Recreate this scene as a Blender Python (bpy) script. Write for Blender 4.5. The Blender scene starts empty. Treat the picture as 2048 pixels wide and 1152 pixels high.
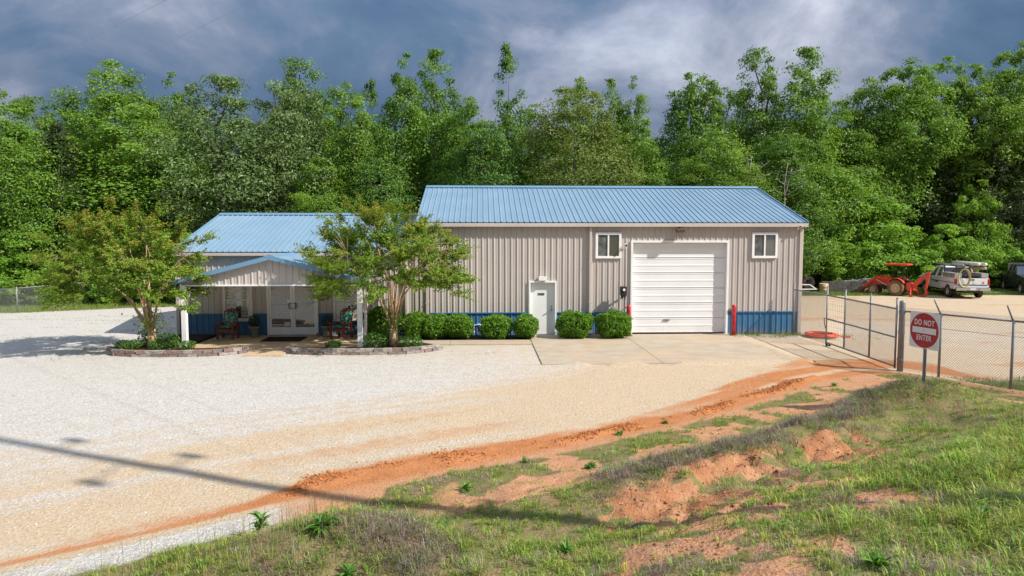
import bpy, bmesh, math, random
import numpy as np
from mathutils import Vector, Matrix, Euler
R = math.radians
random.seed(7); rng = np.random.default_rng(11)
scene = bpy.context.scene
C = scene.collection

# ------------------------------------------------------------------ camera
cam_d = bpy.data.cameras.new('camera'); cam = bpy.data.objects.new('camera', cam_d); C.objects.link(cam)
cam_d.sensor_width = 36.0; cam_d.lens = 36.0 * 1420 / 2048
cam_d.clip_start = 0.1; cam_d.clip_end = 3000
cam.location = (0, 0, 4.0)
cam.rotation_euler = (R(90) - math.atan(106/1420), 0, -math.atan(59/1420))
scene.camera = cam
# ------------------------------------------------------------------ sky, sun, exposure
SA, SB = 2.12, 2.08                      # shadow shift left / down for each metre into the wall
sun_to = Vector((SA, -1.0, SB)).normalized()
elev = math.asin(sun_to.z)
world = bpy.data.worlds.new('World'); scene.world = world; world.use_nodes = True
wn, wl = world.node_tree.nodes, world.node_tree.links
wn.clear()
w_out = wn.new('ShaderNodeOutputWorld'); w_bg = wn.new('ShaderNodeBackground')
sky = wn.new('ShaderNodeTexSky'); sky.sky_type = 'NISHITA'; sky.sun_disc = False
sky.sun_elevation = elev; sky.sun_rotation = math.atan2(sun_to.x, sun_to.y)
def WM(op, a, b=None, c=None):
    n = wn.new('ShaderNodeMath'); n.operation = op
    for i, v in enumerate((a, b, c)):
        if v is None: continue
        if isinstance(v, (int, float)): n.inputs[i].default_value = v
        else: wl.new(v, n.inputs[i])
    return n.outputs[0]
tc = wn.new('ShaderNodeTexCoord'); sep = wn.new('ShaderNodeSeparateXYZ'); wl.new(tc.outputs['Generated'], sep.inputs[0])
den = WM('ADD', WM('MAXIMUM', sep.outputs[2], 0.0), 0.55)
comb = wn.new('ShaderNodeCombineXYZ')
wl.new(WM('DIVIDE', sep.outputs[0], den), comb.inputs[0]); wl.new(WM('DIVIDE', sep.outputs[1], den), comb.inputs[1])
def cloud_noise(scale, detail, rough, off, dist=0.0):
    mp = wn.new('ShaderNodeMapping'); mp.inputs['Location'].default_value = off; mp.inputs['Scale'].default_value = (1.0, 1.15, 1.0)
    wl.new(comb.outputs[0], mp.inputs[0])
    n = wn.new('ShaderNodeTexNoise'); n.inputs['Scale'].default_value = scale; n.inputs['Detail'].default_value = detail
    n.inputs['Roughness'].default_value = rough; n.inputs['Distortion'].default_value = dist
    wl.new(mp.outputs[0], n.inputs['Vector']); return n.outputs['Fac']
SKY_OFF = (11.2, 1.9, 0.0)
n_big = cloud_noise(1.15, 2, 0.45, SKY_OFF, 0.2); n_mid = cloud_noise(3.3, 8, 0.58, (SKY_OFF[0]*2, 4.0, 0.0), 0.3)
tone = WM('ADD', WM('MULTIPLY', n_big, 0.62), WM('MULTIPLY', n_mid, 0.50))
ramp = wn.new('ShaderNodeValToRGB'); wl.new(tone, ramp.inputs[0])
SKY_STOPS = ((0.43, (0.050, 0.094, 0.172)), (0.52, (0.088, 0.140, 0.226)), (0.575, (0.150, 0.188, 0.268)), (0.63, (0.265, 0.292, 0.370)), (0.70, (0.47, 0.49, 0.56)))
els = ramp.color_ramp.elements
while len(els) < len(SKY_STOPS): els.new(0.5)
for e, (p, c) in zip(els, SKY_STOPS): e.position = p; e.color = (*c, 1)
gap = wn.new('ShaderNodeMapRange'); gap.inputs['From Min'].default_value = 0.60; gap.inputs['From Max'].default_value = 0.74
wl.new(cloud_noise(1.1, 4, 0.5, (9.3, 1.7, 2.0), 0.2), gap.inputs['Value'])
skys = wn.new('ShaderNodeMix'); skys.data_type = 'RGBA'; skys.blend_type = 'MULTIPLY'; skys.inputs['Factor'].default_value = 1
wl.new(sky.outputs[0], skys.inputs[6]); skys.inputs[7].default_value = (0.10, 0.10, 0.10, 1)
mixw = wn.new('ShaderNodeMix'); mixw.data_type = 'RGBA'
zen = wn.new('ShaderNodeMix'); zen.data_type = 'RGBA'; zen.blend_type = 'MULTIPLY'; zen.inputs['Factor'].default_value = 1   # overcast rise towards the zenith, added above the view to raise ambient light (1 + 2 sin h)
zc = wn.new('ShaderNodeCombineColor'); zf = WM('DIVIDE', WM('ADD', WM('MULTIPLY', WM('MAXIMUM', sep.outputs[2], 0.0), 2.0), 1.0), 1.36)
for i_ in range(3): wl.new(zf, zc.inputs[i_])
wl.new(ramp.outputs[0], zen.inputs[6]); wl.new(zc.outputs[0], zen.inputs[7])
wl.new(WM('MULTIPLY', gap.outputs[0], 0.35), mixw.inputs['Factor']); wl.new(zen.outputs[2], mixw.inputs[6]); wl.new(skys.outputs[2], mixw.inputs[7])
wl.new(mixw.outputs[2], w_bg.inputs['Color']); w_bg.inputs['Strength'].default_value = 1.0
wl.new(w_bg.outputs[0], w_out.inputs[0])
sun_d = bpy.data.lights.new('sun', 'SUN'); sun_d.energy = 4.6; sun_d.angle = R(0.55); sun_d.color = (1.0, 0.945, 0.86)
sun = bpy.data.objects.new('sun', sun_d); C.objects.link(sun); sun.rotation_euler = sun_to.to_track_quat('Z', 'Y').to_euler()
sun.location = (20, -10, 30)
vs = scene.view_settings
vs.view_transform = 'Standard'; vs.look = 'None'; vs.gamma = 1.0; vs.use_curve_mapping = False; vs.exposure = 0.55

# ------------------------------------------------------------------ helpers
def col(h):                                      # sRGB 0-255 triple to linear
    return tuple(((v/255+0.055)/1.055)**2.4 if v/255 > 0.04045 else v/255/12.92 for v in h)
class NT:
    def __init__(s, name):
        s.m = bpy.data.materials.new(name); s.m.use_nodes = True; s.n = s.m.node_tree.nodes; s.l = s.m.node_tree.links
        s.n.clear(); s.out = s.n.new('ShaderNodeOutputMaterial')
    def add(s, t, **kw):
        n = s.n.new(t)
        for k, v in kw.items(): setattr(n, k, v)
        return n
    def set(s, sock, v):
        if isinstance(v, bpy.types.NodeSocket): s.l.new(v, sock)
        elif isinstance(v, (tuple, list)) and len(v) == 3 and sock.type == 'RGBA': sock.default_value = (*v, 1)
        else: sock.default_value = v
    def math(s, op, a, b=0.0, clamp=False):
        n = s.add('ShaderNodeMath', operation=op, use_clamp=clamp); s.set(n.inputs[0], a); s.set(n.inputs[1], b); return n.outputs[0]
    def mix(s, f, a, b, blend='MIX'):
        n = s.add('ShaderNodeMix', data_type='RGBA', blend_type=blend); s.set(n.inputs[0], f); s.set(n.inputs[6], a); s.set(n.inputs[7], b); return n.outputs[2]
    def noise(s, scale, detail=4, rough=0.55, vec=None, dist=0.0, w=None):
        n = s.add('ShaderNodeTexNoise'); n.inputs['Scale'].default_value = scale; n.inputs['Detail'].default_value = detail
        n.inputs['Roughness'].default_value = rough; n.inputs['Distortion'].default_value = dist
        if vec is not None: s.l.new(vec, n.inputs['Vector'])
        return n.outputs['Fac']
    def rng(s, v, a, b, c=0.0, d=1.0):
        n = s.add('ShaderNodeMapRange'); s.set(n.inputs[0], v)
        for i, q in enumerate((a, b, c, d)): n.inputs[i+1].default_value = q
        return n.outputs[0]
    def coord(s, which='Object'): return s.add('ShaderNodeTexCoord').outputs[which]
    def pos(s): return s.add('ShaderNodeNewGeometry').outputs['Position']
    def attr(s, name, out='Fac'): return s.add('ShaderNodeAttribute', attribute_name=name).outputs[out]
    def mapping(s, vec, scale=(1,1,1), rot=(0,0,0)):
        n = s.add('ShaderNodeMapping'); n.inputs['Scale'].default_value = scale; n.inputs['Rotation'].default_value = rot; s.l.new(vec, n.inputs[0]); return n.outputs[0]
    def bump(s, h, strength=0.3, dist=0.02):
        n = s.add('ShaderNodeBump'); n.inputs['Strength'].default_value = strength; n.inputs['Distance'].default_value = dist; s.l.new(h, n.inputs['Height']); return n.outputs[0]
    def pbr(s, base, rough=0.6, metal=0.0, normal=None, spec=0.5, **kw):
        n = s.add('ShaderNodeBsdfPrincipled'); s.set(n.inputs['Base Color'], base); s.set(n.inputs['Roughness'], rough)
        s.set(n.inputs['Metallic'], metal); n.inputs['Specular IOR Level'].default_value = spec
        if normal is not None: s.l.new(normal, n.inputs['Normal'])
        for k, v in kw.items(): s.set(n.inputs[k], v)
        return n.outputs[0]
    def fin(s, sh): s.l.new(sh, s.out.inputs[0]); return s.m
def simple(name, c, rough=0.55, metal=0.0, var=0.12, scale=3.0, bump=0.0, spec=0.4, dirt=None, dirt_amt=0.35, dscale=2.0):
    t = NT(name); p = t.pos(); f = t.noise(scale, 5, 0.6, p)
    a = tuple(v*(1-var) for v in c); b = tuple(min(1, v*(1+var)) for v in c)
    base = t.mix(t.rng(f, 0.3, 0.7), a, b)
    if dirt is not None: base = t.mix(t.math('MULTIPLY', t.rng(t.noise(dscale, 6, 0.65, p), 0.48, 0.68), dirt_amt), base, dirt)
    nm = t.bump(t.noise(scale*14, 3, 0.6, p), bump, 0.02) if bump else None
    return t.fin(t.pbr(base, rough, metal, nm, spec))
class MB:
    """collects shapes, build() links them as one mesh object"""
    def __init__(s): s.v = []; s.f = []
    def add(s, vs_, fs):
        o = len(s.v); s.v += [tuple(p) for p in vs_]; s.f += [tuple(i+o for i in f) for f in fs]; return s
    def box(s, x0, x1, y0, y1, z0, z1, b=0.0):
        if b > 0:
            bm = bmesh.new(); bmesh.ops.create_cube(bm, size=1.0)
            for v in bm.verts: v.co = Vector(((x0+x1)/2 + v.co.x*(x1-x0), (y0+y1)/2 + v.co.y*(y1-y0), (z0+z1)/2 + v.co.z*(z1-z0)))
            bmesh.ops.bevel(bm, geom=bm.edges[:], offset=b, segments=2, affect='EDGES', profile=0.6)
            return s.bm(bm)
        return s.add([(x0,y0,z0),(x1,y0,z0),(x1,y1,z0),(x0,y1,z0),(x0,y0,z1),(x1,y0,z1),(x1,y1,z1),(x0,y1,z1)],
                     [(0,3,2,1),(4,5,6,7),(0,1,5,4),(1,2,6,5),(2,3,7,6),(3,0,4,7)])
    def bm(s, bm):
        bm.verts.index_update(); s.add([v.co[:] for v in bm.verts], [[v.index for v in f.verts] for f in bm.faces]); bm.free(); return s
    def bar(s, p, q, w, h, up=(0,0,1)):
        p, q = Vector(p), Vector(q); d = (q-p).normalized(); up = Vector(up)
        if abs(d.dot(up)) > 0.98: up = Vector((0,1,0))
        sd = d.cross(up).normalized(); u = sd.cross(d)
        c = [(-w/2,-h/2),(w/2,-h/2),(w/2,h/2),(-w/2,h/2)]
        return s.add([p+sd*a+u*b for a,b in c]+[q+sd*a+u*b for a,b in c], [(3,2,1,0),(4,5,6,7),(0,1,5,4),(1,2,6,5),(2,3,7,6),(3,0,4,7)])
    def tube(s, pts, r, n=8, cap=True, closed=False):
        pts = [Vector(p) for p in pts]; m = len(pts); rs = r if isinstance(r, (list, tuple)) else [r]*m
        vs_, fs = [], []; ref = None
        for i, p in enumerate(pts):
            if closed: d = pts[(i+1) % m]-pts[i-1]
            else: d = pts[min(i+1, m-1)]-pts[max(i-1, 0)]
            d = d.normalized() if d.length > 1e-9 else Vector((0,0,1))
            if ref is None: ref = Vector((0,0,1)) if abs(d.z) < 0.9 else Vector((1,0,0))
            u = (ref-d*ref.dot(d)).normalized(); ref = u; w = d.cross(u)
            for k in range(n):
                a = 2*math.pi*k/n; vs_.append(p+(u*math.cos(a)+w*math.sin(a))*rs[i])
        for i in range(m if closed else m-1):
            j = (i+1) % m
            for k in range(n):
                k2 = (k+1) % n; fs.append((i*n+k, i*n+k2, j*n+k2, j*n+k))
        if cap and not closed: fs.append(tuple(reversed(range(n)))); fs.append(tuple(range((m-1)*n, m*n)))
        return s.add(vs_, fs)
    def cyl(s, p, q, r, n=16, r2=None): return s.tube([p, q], [r, r if r2 is None else r2], n)
    def lathe(s, prof, c=(0,0,0), n=20, axis='Z', cap=True):
        vs_, fs = [], []
        for (r, h) in prof:
            for k in range(n):
                a = 2*math.pi*k/n; x, y = r*math.cos(a), r*math.sin(a)
                p = (x, y, h) if axis == 'Z' else ((x, h, y) if axis == 'Y' else (h, x, y))
                vs_.append((p[0]+c[0], p[1]+c[1], p[2]+c[2]))
        for i in range(len(prof)-1):
            for k in range(n):
                k2 = (k+1) % n; f = (i*n+k, i*n+k2, (i+1)*n+k2, (i+1)*n+k); fs.append(f if axis != 'Y' else f[::-1])
        if cap: fs.append(tuple(reversed(range(n)))); fs.append(tuple(range((len(prof)-1)*n, len(prof)*n)))
        return s.add(vs_, fs)
    def prism(s, poly, a, b, axis='Y'):
        """polygon in the two other axes, extruded from a to b along axis"""
        def m3(p, t): return (p[0], t, p[1]) if axis == 'Y' else ((t, p[0], p[1]) if axis == 'X' else (p[0], p[1], t))
        n = len(poly); vs_ = [m3(p, a) for p in poly]+[m3(p, b) for p in poly]
        fs = [tuple(range(n)), tuple(reversed(range(n, 2*n)))]+[(i, i+n, (i+1) % n+n, (i+1) % n) for i in range(n)]
        return s.add(vs_, fs)
    def quad(s, *p): return s.add(p, [tuple(range(len(p)))])
    def mesh(s, name, mat, off=(0,0,0), smooth=False, fix=True):
        me = bpy.data.meshes.new(name); o = Vector(off)
        me.from_pydata([(p[0]-o.x, p[1]-o.y, p[2]-o.z) for p in s.v], [], s.f)
        if fix:
            bm = bmesh.new(); bm.from_mesh(me); bmesh.ops.recalc_face_normals(bm, faces=bm.faces); bm.to_mesh(me); bm.free()
        if mat: me.materials.append(mat)
        if smooth:
            me.polygons.foreach_set('use_smooth', [True]*len(me.polygons))
        return me
    def build(s, name, mat, parent=None, local=False, smooth=False, fix=True):
        off = (0,0,0) if (local or parent is None) else wpos(parent)
        o = bpy.data.objects.new(name, s.mesh(name, mat, off, smooth, fix)); C.objects.link(o)
        if smooth == 'auto': pass
        if parent: o.parent = parent
        return o
def wpos(o):
    v = Vector(o.location)
    while o.parent: o = o.parent; v = v+Vector(o.location)
    return v
def tag(o, label=None, cat=None, group=None, kind=None):
    if label: o['label'] = label
    if cat: o['category'] = cat
    if group: o['group'] = group
    if kind: o['kind'] = kind
    return o
def thing(name, loc, label, cat, group=None, rz=0.0):
    o = bpy.data.objects.new(name, None); C.objects.link(o); o.location = loc; o.rotation_euler = (0,0,rz)
    o.empty_display_size = 0.2; return tag(o, label, cat, group)
def linkmesh(name, me, parent=None, loc=(0,0,0), rot=(0,0,0), sc=(1,1,1)):
    o = bpy.data.objects.new(name, me); C.objects.link(o); o.location = loc; o.rotation_euler = rot; o.scale = sc
    if parent: o.parent = parent
    return o
def copy_tree(o, parent=None):
    c = o.copy(); C.objects.link(c); c.parent = parent
    for ch in o.children: copy_tree(ch, c)
    return c
def np_mesh(name, V, F, mat, attrs=None, smooth=False):
    """V (n,3), F (m,k) all faces k-gons"""
    me = bpy.data.meshes.new(name); n, m, k = len(V), len(F), F.shape[1]
    me.vertices.add(n); me.vertices.foreach_set('co', np.ascontiguousarray(V, np.float32).ravel())
    me.loops.add(m*k); me.loops.foreach_set('vertex_index', np.ascontiguousarray(F, np.int32).ravel())
    me.polygons.add(m); me.polygons.foreach_set('loop_start', np.arange(0, m*k, k, dtype=np.int32))
    me.polygons.foreach_set('use_smooth', np.full(m, smooth, bool))
    if attrs:
        for an, arr in attrs.items():
            if arr.ndim == 1: a = me.attributes.new(an, 'FLOAT', 'POINT'); a.data.foreach_set('value', arr.astype(np.float32))
            else: a = me.attributes.new(an, 'FLOAT_COLOR', 'POINT'); a.data.foreach_set('color', np.ascontiguousarray(arr, np.float32).ravel())
    me.update(); me.validate(); me.materials.append(mat); return me
def _h(ix, iy, seed):
    n = (ix.astype(np.int64)*374761393 + iy.astype(np.int64)*668265263 + seed*974634777) & 0x7fffffff
    n = ((n ^ (n >> 13))*1274126177) & 0x7fffffff
    return ((n ^ (n >> 16)) & 0xffff)/65535.0
def vnoise(x, y, seed=0):
    ix, iy = np.floor(x), np.floor(y); fx, fy = x-ix, y-iy; fx = fx*fx*(3-2*fx); fy = fy*fy*(3-2*fy)
    a, b, c, d = _h(ix, iy, seed), _h(ix+1, iy, seed), _h(ix, iy+1, seed), _h(ix+1, iy+1, seed)
    return (a*(1-fx)+b*fx)*(1-fy)+(c*(1-fx)+d*fx)*fy
def fbm(x, y, seed=0, o=4, g=0.5):
    s = 0; a = 1; t = 0
    for k in range(o): s = s+a*vnoise(x*2**k+k*17.3, y*2**k+k*9.1, seed+k); t += a; a *= g
    return s/t
def sstep(a, b, x): t = np.clip((x-a)/(b-a), 0, 1); return t*t*(3-2*t)

# ------------------------------------------------------------------ ground shape
EDGE = np.array([(-30,-5),(-12,4.6),(-6.01,8.81),(-4.61,9.75),(-2.75,11.14),(-0.93,12.17),(1.28,13.32),(4.9,15.6),(8.71,18.92),(10.9,20.1),(12.4,20.3),(14.0,17.5),(17,10),(22,-5)], float)
def edge_dist(x, y):
    """signed distance to the clay edge of the gravel yard, positive on the bank side"""
    best = np.full(np.shape(x), 1e9); sg = np.zeros(np.shape(x))
    for (ax, ay), (bx, by) in zip(EDGE[:-1], EDGE[1:]):
        dx, dy = bx-ax, by-ay; L = dx*dx+dy*dy
        t = np.clip(((x-ax)*dx+(y-ay)*dy)/L, 0, 1); qx, qy = x-(ax+t*dx), y-(ay+t*dy); d = np.hypot(qx, qy)
        side = np.sign((x-ax)*dy-(y-ay)*dx); m = d < best-1e-9
        best = np.where(m, d, best); sg = np.where(m, side, sg)
    return best*sg
PS = [-50, 0.2, 0.8, 1.6, 2.3, 2.9, 3.4, 4.0, 4.6, 5.6, 7.2, 9.5, 14, 40]
PR = [0, 0, 0.05, 0.12, 0.24, 0.50, 0.50, 0.30, 0.42, 0.76, 1.15, 1.5, 1.8, 2.2]
PL = [0, 0, 0.03, 0.06, 0.10, 0.14, 0.14, 0.12, 0.18, 0.30, 0.55, 0.9, 1.2, 1.6]
def fence_side(x, y): return (x-12.29)*(20.21-10)-(y-20.21)*(12.29-18.0)  # >0: inside the fenced yard
def ground_z(x, y):
    x = np.asarray(x, float); y = np.asarray(y, float); s = edge_dist(x, y)
    rf = sstep(-0.5, 3.0, x); wob = (fbm(x*0.5, y*0.5, 3, 2)-0.5)*0.5
    s2 = np.where(s > 0.4, s+wob*np.clip(s-0.4, 0, 1), s)
    z = np.interp(s2, PS, PR)*rf+np.interp(s2, PS, PL)*(1-rf)
    z = z*(1-0.5*sstep(9.8, 12.0, x)*sstep(9.0, 12.0, y))
    z = z+0.55*np.exp(-((x+1.7)/1.35)**2-((y-8.15)/0.95)**2)+0.22*np.exp(-((x-0.1)/1.5)**2-((y-7.4)/1.0)**2)
    z = z+0.60*np.exp(-((x-9.35)/0.9)**2-((y-14.3)/0.75)**2)
    z = z*np.where(s > 0, 1, 0)
    bank = sstep(0.6, 2.0, s)
    z = z+bank*((fbm(x*1.7, y*1.7, 5, 4)-0.5)*0.16+(fbm(x*6, y*6, 8, 2)-0.5)*0.05)
    gul = sstep(3.1, 3.6, s)*(1-sstep(4.9, 5.6, s))*sstep(1.0, 2.5, x)*(1-sstep(6.2, 7.8, x))
    z = z+gul*(-0.55*np.clip(0.22-np.abs(fbm(x*1.2+y*0.5, y*1.6-x*0.6, 21, 4)-0.5)*2.2, 0, 1)+(fbm(x*4, y*4, 4, 4)-0.5)*0.13+(0.5-np.abs(fbm(x*7, y*7, 6, 3)-0.5)*2)*0.05)
    ber = np.exp(-((s-0.05+0.3*(fbm(x*1.1, y*1.1, 57, 4)-0.5))/0.17)**2)*sstep(-3.4, -2.2, x)*(1-sstep(9.0, 10.5, x))*sstep(0.30, 0.52, fbm(x*0.9, y*0.9, 59, 3))
    ber2 = np.exp(-((s+0.3)/0.35)**2)*sstep(-3.3, -2.4, x)*(1-sstep(0.2, 1.2, x))
    z = z+ber*(0.045+(fbm(x*5, y*5, 9, 3)-0.35)*0.11)+ber2*(0.01+(fbm(x*7, y*7, 19, 3)-0.45)*0.07)
    z = z+np.where(s < 0.5, 1, 0)*(fbm(x*0.8, y*0.8, 2, 2)-0.5)*0.03*sstep(-0.6, -2.0, y-23.0)
    z = z+0.055*sstep(0.34, 0.52, fbm(x*1.1+7, y*1.1, 83, 4))*np.exp(-((y-21.75-0.5*(fbm(x*0.5, y*0.1, 84, 2)-0.5))/0.5)**2)*sstep(2.2, 3.2, x)*(1-sstep(11.0, 12.0, x))
    z = z+0.075*sstep(0.40, 0.58, fbm(x*1.3+3, y*1.3, 85, 4))*np.exp(-((x-10.0)/0.35)**2)*sstep(21, 22, y)*(1-sstep(25.5, 27, y))
    return z
def gz(x, y): return float(ground_z(np.array([x]), np.array([y]))[0])
def grid_axis(a, lo, hi, step, b, grow=1.16):
    c = list(np.arange(lo, hi+1e-6, step)); d = step; v = lo
    pre = []
    while v > a: d *= grow; v -= d; pre.append(v)
    d = step; v = hi; post = []
    while v < b: d = min(d*grow, 60); v += d; post.append(v)
    return np.array(pre[::-1]+c+post)
gx = grid_axis(-700, -7.5, 15.0, 0.075, 700, 1.07); gy = grid_axis(-500, 4.5, 21.5, 0.075, 1400, 1.045)
GX, GY = np.meshgrid(gx, gy); GZ = ground_z(GX.ravel(), GY.ravel()); gX, gY = GX.ravel(), GY.ravel()
S = edge_dist(gX, gY)
# what the ground is made of: r clay, g tan silt over the gravel, b vegetated soil, a red-brown gully clay
t_len = fbm(S*1.25+0.25*fbm(gX*0.3, gY*0.3, 33, 2), (gX*0.77+gY*0.64)*0.13, 31, 4)                    # streaks along the drive
def cover_masks(x, y, s):
    ins = fence_side(x, y) > 0
    n1 = fbm(x*1.3, y*1.3, 41, 4); n2 = fbm(x*0.45, y*0.45, 47, 4); n3 = fbm(x*3.1, y*3.1, 49, 3)
    bank = s > 0.35
    right = sstep(0.5, 3.0, x)
    start = np.where(x < -1.5, 0.95, 0.45)+0.5*(n1-0.5)
    veg = sstep(start, start+0.45, s)
    bare = (s > 0.5)*(s < 2.7)*sstep(-1.8, 0.5, x)*(sstep(0.48, 0.56, n1)*0.85+0.15*sstep(4.0, 7.0, x))   # bare pink clay flat
    bare = np.maximum(bare, (s > 0.3)*(s < 2.6)*sstep(6.0, 7.6, x)*(x < 11.5)*sstep(0.36, 0.46, n1))
    gul = sstep(3.35, 3.75, s+1.1*(n2-0.5))*(1-sstep(4.4, 5.2, s+1.6*(n2-0.5)))*sstep(0.8, 2.0, x)*(1-sstep(6.2, 7.6, x))*sstep(0.39, 0.50, n1*0.5+n3*0.5)
    low = (s > 4.7)*(s < 7.6)*sstep(0.44, 0.58, n2)*sstep(0.45, 0.54, n1*0.6+n3*0.4)*sstep(0.6, 1.6, x)*(1-sstep(4.4, 5.6, x))
    veg = veg*(1-np.clip(np.maximum(np.maximum(bare, gul), low*0.85), 0, 1))
    veg = np.where(ins & (s < 0.4), 0, veg)
    return veg, bare, gul, low
veg, bare, gul, low = cover_masks(gX, gY, S)
ins = fence_side(gX, gY) > 0
cw = S+0.34*(fbm(gX*1.1, gY*1.1, 57, 4)-0.5)
clay_line = np.exp(-((cw-0.05)/(0.16+0.24*fbm(gX*0.6, gY*0.6, 58, 3)))**2)*(0.52+0.65*sstep(-4.0, -2.5, gX))*sstep(-8.0, -4.5, gX)*(gX < 12)
clay_pud = np.exp(-((S+0.25)/0.45)**2)*sstep(-3.6, -2.2, gX)*(1-sstep(0.6, 2.4, gX))
road = np.exp(-((S+0.85)/0.95)**2)*sstep(1.5, 6.5, gX)*(gX < 14.5)*np.clip(0.22+3.0*(t_len-0.5), 0, 0.6)
road2 = sstep(0.50, 0.66, t_len)*np.exp(-((S+2.0)/2.2)**2)*sstep(-9, -2, gX)*0.5*(gX < 14)
clay = np.clip(np.where(S > 0.15, 1.0, 0)*np.maximum(veg*0.0, 1.0)*sstep(0.1, 0.3, S)+clay_line*1.1+clay_pud*0.95+road+road2, 0, 1)
yard_st = sstep(0.54, 0.72, fbm(gX*0.16+gY*0.05, gY*0.75-gX*0.12, 63, 4))*sstep(12.5, 15, gX)*(gY > 19)*(gY < 47)*0.62
clay = np.clip(clay+yard_st, 0, 1)
left_gravel = (S > 0.2)*(S < 1.35)*(1-sstep(-3.6, -2.2, gX)); clay = np.where(left_gravel > 0, np.maximum(0, clay-left_gravel*sstep(0.25, 0.45, S)), clay)
tan = np.clip(0.13*sstep(-13, -9, gX)+sstep(-7.5, -1.0, S)*0.92+sstep(-5, 5, gX)*0.55+(t_len-0.5)*1.5*sstep(-13, -2, S)+(fbm(S*4.2+0.2*fbm(gX*0.5, gY*0.5, 36, 2), (gX*0.77+gY*0.64)*0.06, 35, 3)-0.5)*1.1*sstep(-10, -1.5, S)+sstep(28, 36, gY)*sstep(8, 14, gX)*0.25, 0, 1)*(S < 0.6)
tan = np.where(gX < -6, tan*(0.55+0.45*sstep(-16, -4, gX+(12-gY)*0.5)), tan)
farm = sstep(45.3, 46.2, gY+0.8*(fbm(gX*0.4, gY*0.4, 71, 3)-0.5)-0.05*np.abs(gX-27)*0)*(gX > 10)
farl = sstep(36.6, 38.2, gY+0.9*(fbm(gX*0.5, gY*0.5, 73, 3)-0.5)+0.55*(gX+24)*-1*0.0-0.45*np.clip(gX+24, 0, 60))*(gX < -8)
farm = np.maximum(farm, farl)
farm = np.maximum(farm, np.where((gY > 39.5) & (gX > -14) & (gX < 14), 1, 0))
inyard = np.where(ins & (gY < 19.0) & (gX < 40), sstep(19.2, 18.3, gY+0.6*(fbm(gX, gY, 77, 3)-0.5)), 0)
vegall = np.clip(np.maximum(np.maximum(veg*0.9, farm), inyard), 0, 1)
FRESH = np.clip(yard_st*0.6+clay_line*1.2+clay_pud+road*1.1+road2, 0, 1)*(1-sstep(0.35, 0.7, S))
MASK = np.stack([clay, tan, vegall, np.clip(gul, 0, 1)], 1)
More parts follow.
